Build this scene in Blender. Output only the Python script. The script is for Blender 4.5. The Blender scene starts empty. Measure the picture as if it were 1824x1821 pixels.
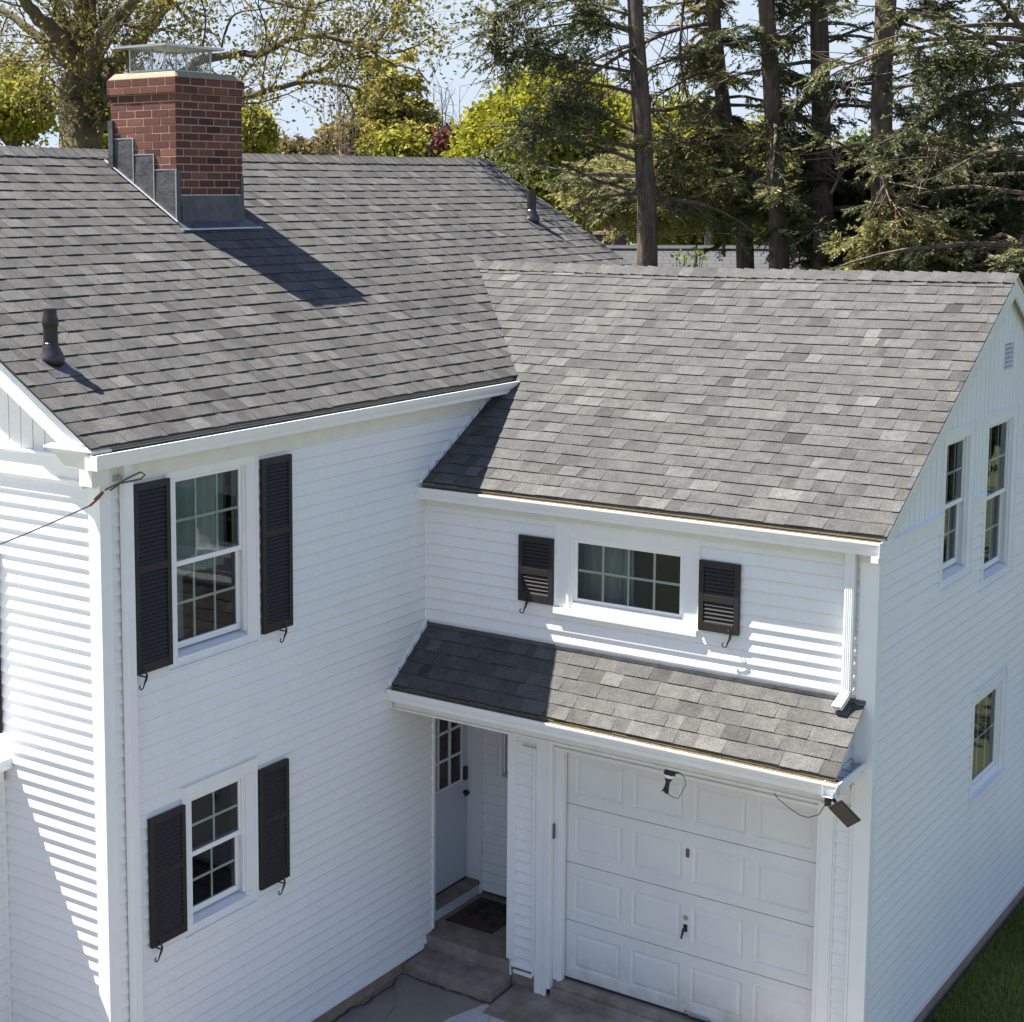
import bpy, math, random
import numpy as np
from mathutils import Vector, Matrix
random.seed(7); rng = np.random.default_rng(7)
sc = bpy.context.scene
COL = sc.collection
# ------------------------------------------------------------------ camera, sky, sun, exposure
CAM = np.array([8.36162, -12.45926, 6.98551])
RT = np.array([0.79730128, 0.60356169, -0.00489434])
UP = np.array([-0.06833867, 0.09832571, 0.99280506])
FW = np.array([-0.59970034, 0.79123027, -0.11964182])
FPX, CX, CY = 2950.425, 590.876, 705.627          # focal length and principal point of the (cropped) photograph
cd = bpy.data.cameras.new('camera'); cam = bpy.data.objects.new('camera', cd); COL.objects.link(cam)
cam.matrix_world = Matrix(((RT[0], UP[0], -FW[0], CAM[0]), (RT[1], UP[1], -FW[1], CAM[1]), (RT[2], UP[2], -FW[2], CAM[2]), (0, 0, 0, 1)))
cd.sensor_width = 36; cd.lens = FPX / 1824 * 36
cd.shift_x = (912 - CX) / 1824; cd.shift_y = -(910.5 - CY) / 1824
cd.clip_start = .1; cd.clip_end = 3000
sc.camera = cam
SUN_TO = Vector((-1.18, -.45, 2.135)).normalized()
el = math.asin(SUN_TO.z); az = math.atan2(SUN_TO.x, SUN_TO.y)
w = bpy.data.worlds.new('World'); sc.world = w; w.use_nodes = True
nt = w.node_tree; bg = nt.nodes['Background']
sky = nt.nodes.new('ShaderNodeTexSky'); sky.sky_type = 'NISHITA'; sky.sun_disc = False
sky.sun_elevation = el; sky.sun_rotation = az % (2 * math.pi)
sky.altitude = 50; sky.air_density = 1.0; sky.dust_density = .25; sky.ozone_density = 2.0
tint = nt.nodes.new('ShaderNodeMix'); tint.data_type = 'RGBA'; tint.blend_type = 'MULTIPLY'; tint.inputs[0].default_value = 1; tint.inputs[7].default_value = (1.12, .99, 1.0, 1)
nt.links.new(sky.outputs[0], tint.inputs[6]); capn = nt.nodes.new('ShaderNodeMix'); capn.data_type = 'RGBA'; capn.blend_type = 'DARKEN'; capn.inputs[0].default_value = 1; capn.inputs[7].default_value = (3.05, 3.55, 4.2, 1)   # a clear blue haze-free horizon
nt.links.new(tint.outputs[2], capn.inputs[6]); nt.links.new(capn.outputs[2], bg.inputs[0]); bg.inputs[1].default_value = .074
sl = bpy.data.lights.new('sun', 'SUN'); sl.energy = 5.0; sl.angle = math.radians(.5); sl.color = (1, .955, .88)
sun = bpy.data.objects.new('sun', sl); COL.objects.link(sun)
sun.rotation_euler = (-SUN_TO).to_track_quat('-Z', 'Y').to_euler(); sun.location = (-10, -5, 30)
sc.view_settings.view_transform = 'Standard'; sc.view_settings.look = 'None'
sc.view_settings.exposure = 1.66; sc.view_settings.gamma = 1
try: sc.view_settings.use_curve_mapping = False
except Exception: pass
sc.render.resolution_x = 1024; sc.render.resolution_y = 1022

def ray(u, v):
    return FW + RT * (u - CX) / FPX - UP * (v - CY) / FPX
def at(u, v, D):
    """point seen at photo pixel (u, v) standing D metres (horizontally) from the viewpoint"""
    r = ray(u, v); r = r / math.hypot(r[0], r[1]); return CAM + r * D

# ------------------------------------------------------------------ materials
MATS = {}
def newmat(name):
    m = bpy.data.materials.new(name); m.use_nodes = True; MATS[name] = m
    return m, m.node_tree, m.node_tree.nodes['Principled BSDF']
def N(t, k, **kw):
    n = t.nodes.new(k)
    for a, b in kw.items(): setattr(n, a, b)
    return n
def ramp(t, src, stops):
    r = N(t, 'ShaderNodeValToRGB'); e = r.color_ramp.elements
    while len(e) < len(stops): e.new(.5)
    for i, (p, c) in enumerate(stops):
        e[i].position = p; e[i].color = (c[0], c[1], c[2], 1)
    t.links.new(src, r.inputs[0]); return r
def noise(t, scale, detail=4, rough=.6, coord='Object', vec=None):
    tc = N(t, 'ShaderNodeTexCoord'); n = N(t, 'ShaderNodeTexNoise')
    n.inputs['Scale'].default_value = scale; n.inputs['Detail'].default_value = detail; n.inputs['Roughness'].default_value = rough
    if vec is None: t.links.new(tc.outputs[coord], n.inputs['Vector'])
    else:
        mp = N(t, 'ShaderNodeMapping'); mp.inputs['Scale'].default_value = vec
        t.links.new(tc.outputs[coord], mp.inputs[0]); t.links.new(mp.outputs[0], n.inputs['Vector'])
    return n
def bump(t, b, src, dist, strength=1):
    bn = N(t, 'ShaderNodeBump'); bn.inputs['Distance'].default_value = dist; bn.inputs['Strength'].default_value = strength
    t.links.new(src, bn.inputs['Height']); t.links.new(bn.outputs[0], b.inputs['Normal'])
def mixc(t, f, a, b, mode='MIX'):
    m = N(t, 'ShaderNodeMix', data_type='RGBA', blend_type=mode)
    for i, s in ((0, f), (6, a), (7, b)):
        if hasattr(s, 'is_linked') or isinstance(s, bpy.types.NodeSocket): t.links.new(s, m.inputs[i])
        else: m.inputs[i].default_value = s if i == 0 else (s[0], s[1], s[2], 1)
    return m.outputs[2]
def simple(name, col, rough=.5, metal=0, nz=None, amt=.15, bmp=0, spec=.5, vec=None):
    m, t, b = newmat(name)
    b.inputs['Roughness'].default_value = rough; b.inputs['Metallic'].default_value = metal
    b.inputs['Specular IOR Level'].default_value = spec
    if nz:
        n = noise(t, nz, 6, .65, vec=vec)
        r = ramp(t, n.outputs['Fac'], [(.3, [c * (1 - amt) for c in col]), (.7, [min(1, c * (1 + amt)) for c in col])])
        t.links.new(r.outputs[0], b.inputs['Base Color'])
        if bmp: bump(t, b, n.outputs['Fac'], bmp)
    else: b.inputs['Base Color'].default_value = (*col, 1)
    return m
def toned(name, stops, rough=.9, grain=None, gamt=.5, bmp=0, extra=None, spec=.3):
    """colour from the per-piece 'tone' attribute plus fine grain"""
    m, t, b = newmat(name); b.inputs['Roughness'].default_value = rough; b.inputs['Specular IOR Level'].default_value = spec
    a = N(t, 'ShaderNodeAttribute', attribute_name='tone')
    r = ramp(t, a.outputs['Fac'], stops); c = r.outputs[0]
    if grain:
        n = noise(t, grain, 3, .75)
        g = ramp(t, n.outputs['Fac'], [(.32, (1 - gamt,) * 3), (.68, (1 + gamt,) * 3)])
        c = mixc(t, 1, c, g.outputs[0], 'MULTIPLY')
        if bmp: bump(t, b, n.outputs['Fac'], bmp)
    if extra:
        n5 = noise(t, 9, 3, .6); g5 = ramp(t, n5.outputs['Fac'], [(.33, (.84, .84, .84)), (.67, (1.16, 1.155, 1.15))]); c = mixc(t, 1, c, g5.outputs[0], 'MULTIPLY')
        n2 = noise(t, extra, 4, .6)
        g2 = ramp(t, n2.outputs['Fac'], [(.3, (.86, .86, .87)), (.7, (1.1, 1.1, 1.08))])
        c = mixc(t, 1, c, g2.outputs[0], 'MULTIPLY')
    t.links.new(c, b.inputs['Base Color'])
    return m
# vinyl siding: white with faint rain streaks and a little dirt
m, t, b = newmat('siding')
n1 = noise(t, .8, 5, .6, vec=(2, 2, .8)); n2 = noise(t, 28, 4, .6)
r1 = ramp(t, n1.outputs['Fac'], [(.3, (.765, .765, .765)), (.62, (.80, .80, .80))])
r2 = ramp(t, n2.outputs['Fac'], [(.25, (.95, .95, .95)), (.6, (1, 1, 1))])
at0 = N(t, 'ShaderNodeAttribute', attribute_name='tone'); rt = ramp(t, at0.outputs['Fac'], [(0, (.84, .84, .835)), (.45, (1, 1, 1)), (1, (1, 1, 1))])   # shade line under each lap, painted into the lip colour; also tints end joints
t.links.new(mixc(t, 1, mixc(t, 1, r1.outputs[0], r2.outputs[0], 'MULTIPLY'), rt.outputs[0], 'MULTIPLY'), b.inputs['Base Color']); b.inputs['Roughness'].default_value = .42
n3 = noise(t, 3, 3, .5); bump(t, b, n3.outputs['Fac'], .0015)
simple('trim', (.78, .785, .78), .4, nz=5, amt=.035)
simple('trim_cream', (.70, .69, .62), .5, nz=7, amt=.06)
m, t, b = newmat('garage_door'); tc = N(t, 'ShaderNodeTexCoord'); sx = N(t, 'ShaderNodeSeparateXYZ'); t.links.new(tc.outputs['Object'], sx.inputs[0])
zr_ = ramp(t, sx.outputs['Z'], [(0, (1, 1, 1)), (.34, (0, 0, 0))]); n1 = noise(t, 7, 6, .7); nr = ramp(t, n1.outputs['Fac'], [(.35, (0, 0, 0)), (.7, (1, 1, 1))])
sp_d = mixc(t, 1, zr_.outputs[0], nr.outputs[0], 'MULTIPLY'); n2 = noise(t, 2.5, 6, .65); r2 = ramp(t, n2.outputs['Fac'], [(.3, (.66, .67, .66)), (.65, (.72, .73, .725))])   # soil splashed up from the apron
t.links.new(mixc(t, sp_d, r2.outputs[0], (.46, .43, .38)), b.inputs['Base Color']); b.inputs['Roughness'].default_value = .48; n4 = noise(t, 1.7, 2, .5); bump(t, b, n4.outputs['Fac'], .006)
simple('sash_white', (.80, .80, .79), .35)
simple('grille', (.78, .80, .78), .4)
toned('shingle', [(0, (.041, .0395, .0375)), (.3, (.066, .064, .0615)), (.65, (.085, .083, .080)), (1, (.122, .119, .115))], .95, 105, .55, .002, extra=1.3)
toned('brick', [(0, (.07, .028, .021)), (.5, (.135, .048, .033)), (1, (.22, .088, .06))], .9, 90, .3, .002)
simple('mortar', (.33, .275, .22), .95, nz=60, amt=.2)
simple('crown', (.25, .20, .135), .9, nz=14, amt=.15, bmp=.003)
simple('lead', (.085, .086, .09), .5, .3, nz=9, amt=.35, bmp=.012)
simple('lead_edge', (.5, .5, .52), .4, .6, nz=20, amt=.2)
simple('galvanised', (.48, .49, .50), .38, .75, nz=6, amt=.12)
simple('gutter_dirt', (.11, .08, .045), .95, nz=30, amt=.5, bmp=.006)
simple('drip_edge', (.20, .165, .10), .6, nz=10, amt=.2)
simple('shutter', (.017, .014, .013), .5, nz=70, amt=.15, spec=.4)
simple('black_iron', (.012, .012, .013), .45)
simple('vent_pipe', (.018, .014, .014), .38, nz=20, amt=.3)
simple('boot', (.035, .03, .035), .25)
simple('interior', (.16, .17, .16), .9)
simple('curtain', (.40, .44, .42), .9, nz=5, amt=.1)
simple('entry_door', (.58, .63, .69), .4)
simple('rubber', (.03, .03, .03), .7); simple('dirt_crack', (.07, .06, .05), .95)
simple('concrete_old', (.24, .195, .16), .92, nz=7, amt=.32, bmp=.008)
simple('foundation', (.26, .20, .15), .92, nz=9, amt=.2, bmp=.006)
simple('solar_cell', (.012, .012, .016), .25, nz=60, amt=.4)
simple('cream_wood', (.60, .50, .30), .7, nz=9, amt=.15)
simple('cable_red', (.20, .07, .05), .6)
simple('cable_grey', (.10, .10, .11), .6)
simple('copper_old', (.28, .16, .12), .6)
m, t, b = newmat('asphalt')
n1 = noise(t, 160, 3, .7); n2 = noise(t, 1.6, 5, .6)
r1 = ramp(t, n1.outputs['Fac'], [(.35, (.20, .175, .15)), (.7, (.38, .34, .295))]); r2 = ramp(t, n2.outputs['Fac'], [(.3, (.75, .75, .75)), (.7, (1.15, 1.15, 1.15))])
t.links.new(mixc(t, 1, r1.outputs[0], r2.outputs[0], 'MULTIPLY'), b.inputs['Base Color']); b.inputs['Roughness'].default_value = .95; bump(t, b, n1.outputs['Fac'], .004)
m, t, b = newmat('apron_concrete')
n1 = noise(t, 2.4, 7, .7); n2 = noise(t, 150, 2, .6)
r1 = ramp(t, n1.outputs['Fac'], [(.3, (.14, .11, .08)), (.5, (.24, .20, .16)), (.72, (.36, .33, .29))]); r2 = ramp(t, n2.outputs['Fac'], [(.3, (.8, .8, .8)), (.7, (1.15, 1.15, 1.15))])
t.links.new(mixc(t, 1, r1.outputs[0], r2.outputs[0], 'MULTIPLY'), b.inputs['Base Color']); b.inputs['Roughness'].default_value = .92; bump(t, b, n1.outputs['Fac'], .01)
simple('light_concrete', (.46, .46, .46), .9, nz=30, amt=.15, bmp=.003)
# doormat with a blotchy leaf pattern
m, t, b = newmat('doormat'); tc = N(t, 'ShaderNodeTexCoord'); vo = N(t, 'ShaderNodeTexVoronoi'); vo.inputs['Scale'].default_value = 11
t.links.new(tc.outputs['Object'], vo.inputs['Vector']); r1 = ramp(t, vo.outputs['Color'], [(.2, (.012, .011, .008)), (.5, (.05, .04, .018)), (.8, (.075, .03, .02))])
t.links.new(r1.outputs[0], b.inputs['Base Color']); b.inputs['Roughness'].default_value = 1
# lawn
m, t, b = newmat('lawn')
n1 = noise(t, .35, 6, .65); n2 = noise(t, 40, 3, .7)
r1 = ramp(t, n1.outputs['Fac'], [(.3, (.06, .075, .038)), (.6, (.085, .10, .052)), (.75, (.125, .13, .075))]); r2 = ramp(t, n2.outputs['Fac'], [(.3, (.6, .6, .6)), (.7, (1.3, 1.3, 1.3))])
t.links.new(mixc(t, 1, r1.outputs[0], r2.outputs[0], 'MULTIPLY'), b.inputs['Base Color']); b.inputs['Roughness'].default_value = .95; bump(t, b, n2.outputs['Fac'], .03)
m, t, b = newmat('wooded_hill')
n1 = noise(t, .12, 6, .7); r1 = ramp(t, n1.outputs['Fac'], [(.3, (.07, .08, .035)), (.5, (.12, .12, .05)), (.7, (.16, .14, .065))])
t.links.new(r1.outputs[0], b.inputs['Base Color']); b.inputs['Roughness'].default_value = 1; bump(t, b, n1.outputs['Fac'], 3)
def bark(name, c1, c2, sc_=9):
    m, t, b = newmat(name); n1 = noise(t, sc_, 6, .7, vec=(1, 1, .22))
    r1 = ramp(t, n1.outputs['Fac'], [(.32, c1), (.68, c2)]); t.links.new(r1.outputs[0], b.inputs['Base Color'])
    b.inputs['Roughness'].default_value = .95; bump(t, b, n1.outputs['Fac'], .05)
bark('bark_maple', (.035, .027, .016), (.15, .12, .065)); bark('bark_hemlock', (.05, .036, .028), (.21, .155, .115), 12)
bark('bark_grey', (.07, .06, .05), (.22, .19, .16)); bark('bark_dead', (.16, .11, .085), (.34, .25, .2), 6)
def leafmat(name, stops, trans=.35):
    m = bpy.data.materials.new(name); m.use_nodes = True; MATS[name] = m; t = m.node_tree
    b = t.nodes['Principled BSDF']; out = t.nodes['Material Output']
    a = N(t, 'ShaderNodeAttribute', attribute_name='tone'); r = ramp(t, a.outputs['Fac'], stops)
    t.links.new(r.outputs[0], b.inputs['Base Color']); b.inputs['Roughness'].default_value = .65; b.inputs['Specular IOR Level'].default_value = .25
    tr = N(t, 'ShaderNodeBsdfTranslucent'); t.links.new(r.outputs[0], tr.inputs[0]); mx = N(t, 'ShaderNodeMixShader'); mx.inputs[0].default_value = trans
    t.links.new(b.outputs[0], mx.inputs[1]); t.links.new(tr.outputs[0], mx.inputs[2]); t.links.new(mx.outputs[0], out.inputs[0])
leafmat('leaf_spring', [(0, (.05, .06, .02)), (.5, (.16, .15, .035)), (1, (.38, .28, .05))])
leafmat('leaf_lime', [(0, (.11, .125, .012)), (.5, (.25, .25, .022)), (1, (.42, .38, .035))], .45)
leafmat('leaf_green', [(0, (.04, .065, .015)), (.5, (.085, .13, .025)), (1, (.16, .20, .035))], .4)
leafmat('leaf_yellowgreen', [(0, (.13, .14, .02)), (.5, (.27, .26, .035)), (1, (.42, .37, .06))], .45)
leafmat('leaf_red', [(0, (.07, .025, .025)), (1, (.20, .07, .06))], .3)
leafmat('leaf_tan', [(0, (.10, .08, .035)), (1, (.28, .21, .10))], .3)
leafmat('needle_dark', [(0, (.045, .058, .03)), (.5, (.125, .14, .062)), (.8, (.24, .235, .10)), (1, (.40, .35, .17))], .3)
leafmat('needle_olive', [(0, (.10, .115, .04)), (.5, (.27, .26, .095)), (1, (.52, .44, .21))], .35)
leafmat('needle_pine', [(0, (.20, .20, .04)), (.5, (.38, .34, .07)), (1, (.55, .44, .12))], .3)
leafmat('grass_blade', [(0, (.085, .13, .025)), (.6, (.21, .27, .05)), (1, (.36, .36, .10))], .3)
# window glass
m = bpy.data.materials.new('glass'); m.use_nodes = True; MATS['glass'] = m; t = m.node_tree; out = t.nodes['Material Output']; t.nodes.remove(t.nodes['Principled BSDF'])
tr = N(t, 'ShaderNodeBsdfTransparent'); tr.inputs[0].default_value = (.80, .86, .84, 1); gl = N(t, 'ShaderNodeBsdfGlossy'); gl.inputs['Roughness'].default_value = .01
fr = N(t, 'ShaderNodeFresnel'); fr.inputs[0].default_value = 1.6; mx = N(t, 'ShaderNodeMixShader')
nz = noise(t, 2.2, 2, .5); bn = N(t, 'ShaderNodeBump'); bn.inputs['Distance'].default_value = .0015; t.links.new(nz.outputs[0], bn.inputs['Height']); t.links.new(bn.outputs[0], gl.inputs['Normal'])
t.links.new(fr.outputs[0], mx.inputs[0]); t.links.new(tr.outputs[0], mx.inputs[1]); t.links.new(gl.outputs[0], mx.inputs[2]); t.links.new(mx.outputs[0], out.inputs[0])
simple('far_roof', (.09, .09, .095), .95, nz=3, amt=.12)
m, t, b = newmat('far_shingle'); tc = N(t, 'ShaderNodeTexCoord'); br = N(t, 'ShaderNodeTexBrick'); br.inputs['Scale'].default_value = 1
br.inputs['Brick Width'].default_value = .33; br.inputs['Row Height'].default_value = .15; br.inputs['Mortar Size'].default_value = .012
br.inputs['Color1'].default_value = (.078, .078, .082, 1); br.inputs['Color2'].default_value = (.062, .062, .066, 1); br.inputs['Mortar'].default_value = (.04, .04, .045, 1)
t.links.new(tc.outputs['UV'], br.inputs['Vector']); t.links.new(br.outputs[0], b.inputs['Base Color']); b.inputs['Roughness'].default_value = .95
m, t, b = newmat('far_shingle_brown'); tc = N(t, 'ShaderNodeTexCoord'); br = N(t, 'ShaderNodeTexBrick'); br.inputs['Scale'].default_value = 1
br.inputs['Brick Width'].default_value = .33; br.inputs['Row Height'].default_value = .15; br.inputs['Mortar Size'].default_value = .01
br.inputs['Color1'].default_value = (.10, .074, .064, 1); br.inputs['Color2'].default_value = (.08, .06, .053, 1); br.inputs['Mortar'].default_value = (.07, .05, .045, 1)
t.links.new(tc.outputs['UV'], br.inputs['Vector']); t.links.new(br.outputs[0], b.inputs['Base Color']); b.inputs['Roughness'].default_value = .95
simple('brick_dark', (.06, .04, .035), .9, nz=20, amt=.3)
simple('far_wall', (.5, .5, .48), .8)

# ------------------------------------------------------------------ mesh helpers
class MB:
    def __init__(s): s.v = []; s.f = []; s.t = []
    def quad(s, a, b, c, d, tone=.5):
        i = len(s.v); s.v += [tuple(a), tuple(b), tuple(c), tuple(d)]; s.f.append((i, i + 1, i + 2, i + 3)); s.t.append(tone)
    def poly(s, pts, tone=.5):
        i = len(s.v); s.v += [tuple(p) for p in pts]; s.f.append(tuple(range(i, i + len(pts)))); s.t.append(tone)
    def hexa(s, p, tone=.5):
        """p: 8 corners, bottom ring 0-3 then top ring 4-7"""
        i = len(s.v); s.v += [tuple(x) for x in p]
        for f in ((3, 2, 1, 0), (4, 5, 6, 7), (0, 1, 5, 4), (1, 2, 6, 5), (2, 3, 7, 6), (3, 0, 4, 7)):
            s.f.append(tuple(i + k for k in f)); s.t.append(tone)
    def box(s, x0, x1, y0, y1, z0, z1, tone=.5):
        s.hexa([(x0, y0, z0), (x1, y0, z0), (x1, y1, z0), (x0, y1, z0), (x0, y0, z1), (x1, y0, z1), (x1, y1, z1), (x0, y1, z1)], tone)
    def wbox(s, B, u0, u1, z0, z1, d0, d1, tone=.5):
        s.hexa([B(u0, z0, d0), B(u1, z0, d0), B(u1, z0, d1), B(u0, z0, d1), B(u0, z1, d0), B(u1, z1, d0), B(u1, z1, d1), B(u0, z1, d1)], tone)
    def extrude(s, pts, vec, tone=.5):
        """closed polygon pts swept by vec"""
        vec = np.array(vec, float); a = [np.array(p, float) for p in pts]; b = [p + vec for p in a]; n = len(a)
        s.poly(a[::-1], tone); s.poly(b, tone)
        for k in range(n): s.quad(a[k], a[(k + 1) % n], b[(k + 1) % n], b[k], tone)
    def tube(s, pts, rad, n=8, tone=.5, cap=True):
        pts = [np.array(p, float) for p in pts]
        if not hasattr(rad, '__len__'): rad = [rad] * len(pts)
        base = len(s.v); ref = None
        for k, p in enumerate(pts):
            d = pts[min(k + 1, len(pts) - 1)] - pts[max(k - 1, 0)]; d = d / (np.linalg.norm(d) + 1e-9)
            if ref is None: ref = np.array([0, 0, 1.]) if abs(d[2]) < .9 else np.array([1., 0, 0])
            a = np.cross(d, ref); a /= np.linalg.norm(a) + 1e-9; b2 = np.cross(a, d); ref = b2
            for j in range(n):
                q = 2 * math.pi * j / n; s.v.append(tuple(p + rad[k] * (a * math.cos(q) + b2 * math.sin(q))))
        for k in range(len(pts) - 1):
            for j in range(n):
                a0 = base + k * n + j; a1 = base + k * n + (j + 1) % n
                s.f.append((a0, a1, a1 + n, a0 + n)); s.t.append(tone)
        if cap:
            s.f.append(tuple(base + j for j in range(n))[::-1]); s.t.append(tone)
            s.f.append(tuple(base + (len(pts) - 1) * n + j for j in range(n))); s.t.append(tone)
    def build(s, name, mat, parent=None, smooth=False, bevel=0, loc=None, recalc=True):
        me = bpy.data.meshes.new(name)
        vs = s.v if loc is None else [(a - loc[0], b_ - loc[1], c - loc[2]) for a, b_, c in s.v]
        me.from_pydata(vs, [], s.f); me.materials.append(MATS[mat])
        at_ = me.attributes.new('tone', 'FLOAT', 'FACE'); at_.data.foreach_set('value', s.t)
        if recalc:
            import bmesh
            bm = bmesh.new(); bm.from_mesh(me); bmesh.ops.recalc_face_normals(bm, faces=bm.faces); bm.to_mesh(me); bm.free()
        if smooth: me.shade_smooth()
        o = bpy.data.objects.new(name, me); COL.objects.link(o)
        if loc is not None and parent is None: o.location = loc
        if parent is not None: o.parent = parent
        if bevel:
            md = o.modifiers.new('bevel', 'BEVEL'); md.width = bevel; md.segments = 2; md.limit_method = 'ANGLE'; md.angle_limit = math.radians(40)
        return o
def tag(o, label, cat, group=None, kind=None):
    o['label'] = label; o['category'] = cat
    if group: o['group'] = group
    if kind: o['kind'] = kind
    return o
def empty(name, loc=(0, 0, 0)):
    o = bpy.data.objects.new(name, None); COL.objects.link(o); o.location = loc; o.empty_display_size = .3; return o
def wallbasis(O, axis):
    O = np.array(O, float)
    if axis == '+X': U, Nn = np.array([0, 1., 0]), np.array([1., 0, 0])
    if axis == '-Y': U, Nn = np.array([1., 0, 0]), np.array([0, -1., 0])
    if axis == '-X': U, Nn = np.array([0, -1., 0]), np.array([-1., 0, 0])
    if axis == '+Y': U, Nn = np.array([-1., 0, 0]), np.array([0, 1., 0])
    def B(u, z, d): return O + U * u + np.array([0, 0, z]) + Nn * d
    return B
LIPZ, LIPD = .011, .0025
def siding(B, z0, z1, lo, hi, holes=(), e=.1016, tk=.0195, kinks=()):
    """lapped clapboards, each a real wedge with a butt edge; lo(z), hi(z) bound the wall sideways"""
    mb = MB(); k = 0
    while z0 + k * e < z1 - 1e-6:
        a = z0 + k * e; b_ = min(a + e, z1); cuts = {a, b_}
        for h in holes:
            for q in (h[2], h[3]):
                if a < q < b_: cuts.add(q)
        for q in kinks:
            if a < q < b_: cuts.add(q)
        cuts = sorted(cuts)
        for s0, s1 in zip(cuts[:-1], cuts[1:]):
            zm = (s0 + s1) / 2; spans = [(None, None)]
            hs = sorted([h for h in holes if h[2] <= zm <= h[3]], key=lambda h: h[0])
            edges = []; cur = ('lo',)
            xs = [('lo', None)]
            for h in hs: xs += [('c', h[0]), ('c', h[1])]
            xs.append(('hi', None))
            for q in range(0, len(xs), 2):
                def val(x, z): return lo(z) if x[0] == 'lo' else hi(z) if x[0] == 'hi' else x[1]
                l0, l1, r0, r1 = val(xs[q], s0), val(xs[q], s1), val(xs[q + 1], s0), val(xs[q + 1], s1)
                if r0 - l0 < .003 and r1 - l1 < .003: continue
                r0 = max(r0, l0); r1 = max(r1, l1)
                d0 = tk * (1 - (s0 - a) / e) + .001; d1 = tk * (1 - (s1 - a) / e) + .001
                nseg = max(1, int((r0 - l0) / .8))
                for g in range(nseg):
                    f0, f1 = g / nseg, (g + 1) / nseg
                    wv = lambda u: .0006 * math.sin(u * 3.1 + k * 1.7) * math.sin(k * 5.3 + u)
                    p = [l0 + (r0 - l0) * f0, l0 + (r0 - l0) * f1, l1 + (r1 - l1) * f1, l1 + (r1 - l1) * f0]
                    if s0 == a and s1 - s0 > LIPZ * 1.5:
                        zq = s0 + LIPZ; fq = LIPZ / (s1 - s0); q0 = p[0] + (p[3] - p[0]) * fq; q1 = p[1] + (p[2] - p[1]) * fq; dq = d0 + (d1 - d0) * fq
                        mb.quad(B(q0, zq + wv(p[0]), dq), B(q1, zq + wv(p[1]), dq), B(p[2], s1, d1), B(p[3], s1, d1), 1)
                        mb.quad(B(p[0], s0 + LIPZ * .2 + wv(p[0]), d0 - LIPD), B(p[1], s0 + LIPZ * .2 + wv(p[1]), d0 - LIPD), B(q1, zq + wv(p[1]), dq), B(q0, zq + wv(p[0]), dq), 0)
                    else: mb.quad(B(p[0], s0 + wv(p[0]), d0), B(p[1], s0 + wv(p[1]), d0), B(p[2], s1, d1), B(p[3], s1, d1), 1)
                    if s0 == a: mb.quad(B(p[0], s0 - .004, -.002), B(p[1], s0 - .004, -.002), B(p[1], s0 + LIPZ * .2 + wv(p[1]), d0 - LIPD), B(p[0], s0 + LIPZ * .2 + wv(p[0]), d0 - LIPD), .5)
        sr = random.Random(k * 77 + int(z0 * 10)); um = sr.uniform(lo(a) + .3, max(lo(a) + .31, hi(a) - .3))   # panel end joint
        if sr.random() < .45 and hi(b_) - .1 > um > lo(b_) + .1 and not any(h[0] - .06 < um < h[1] + .06 and h[3] > a and h[2] < b_ for h in holes) and b_ - a > e * .9:
            mb.quad(B(um, a + .012, tk + .0012 - tk * .1), B(um + .003, a + .012, tk + .0012 - tk * .1), B(um + .003, b_ - .002, .0025), B(um, b_ - .002, .0025), .1)
        k += 1
    return mb
def shingles(O, U, V, Nn, vmax, lo, hi, e=.143, seed=1, sag=None):
    O, U, V, Nn = [np.array(q, float) for q in (O, U, V, Nn)]; r = random.Random(seed); mb = MB()
    def P(u, v, h):
        hh = h + .0025 * math.sin(u * 2.3 + seed) * math.sin(v * 3.7 + 1) + .0015 * math.sin(u * 9 + v * 7)
        p = O + U * u + V * v + Nn * hh
        if sag: p = p + np.array([0, 0, sag(u, v)])
        return p
    k = 0
    while k * e < vmax - .01:
        vb, vt = k * e, min(k * e + e + .022, vmax + .01)
        L, H = min(lo(vb), lo(vt)), max(hi(vb), hi(vt)); u = L - r.random() * .3; raised = r.random() < .5
        while u < H:
            wd = r.uniform(.12, .28) if raised else r.uniform(.06, .24)
            a, b_ = u, u + wd; u = b_
            h1 = .013 if raised else .0078; raised = not raised if r.random() < .88 else raised
            a0, b0 = min(max(a, lo(vb)), hi(vb)), min(max(b_, lo(vb)), hi(vb)); a1, b1 = min(max(a, lo(vt)), hi(vt)), min(max(b_, lo(vt)), hi(vt))
            if b0 - a0 < .002 and b1 - a1 < .002: continue
            tn = min(1, max(0, r.gauss(.5, .16) + (.06 if h1 > .01 else -.03)))
            jb = r.uniform(-.003, .003)
            mb.quad(P(a0, vb + jb, h1), P(b0, vb + jb, h1), P(b1, vt, .0015), P(a1, vt, .0015), tn)
            mb.quad(P(a0, vb + jb, 0 if k else -.012), P(b0, vb + jb, 0 if k else -.012), P(b0, vb + jb, h1), P(a0, vb + jb, h1), .15)
            mb.poly([P(a0, vb + jb, 0), P(a0, vb + jb, h1), P(a1, vt, .001)], .15); mb.poly([P(b0, vb + jb, 0), P(b0, vb + jb, h1), P(b1, vt, .001)], .15)
        k += 1
    return mb
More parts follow.
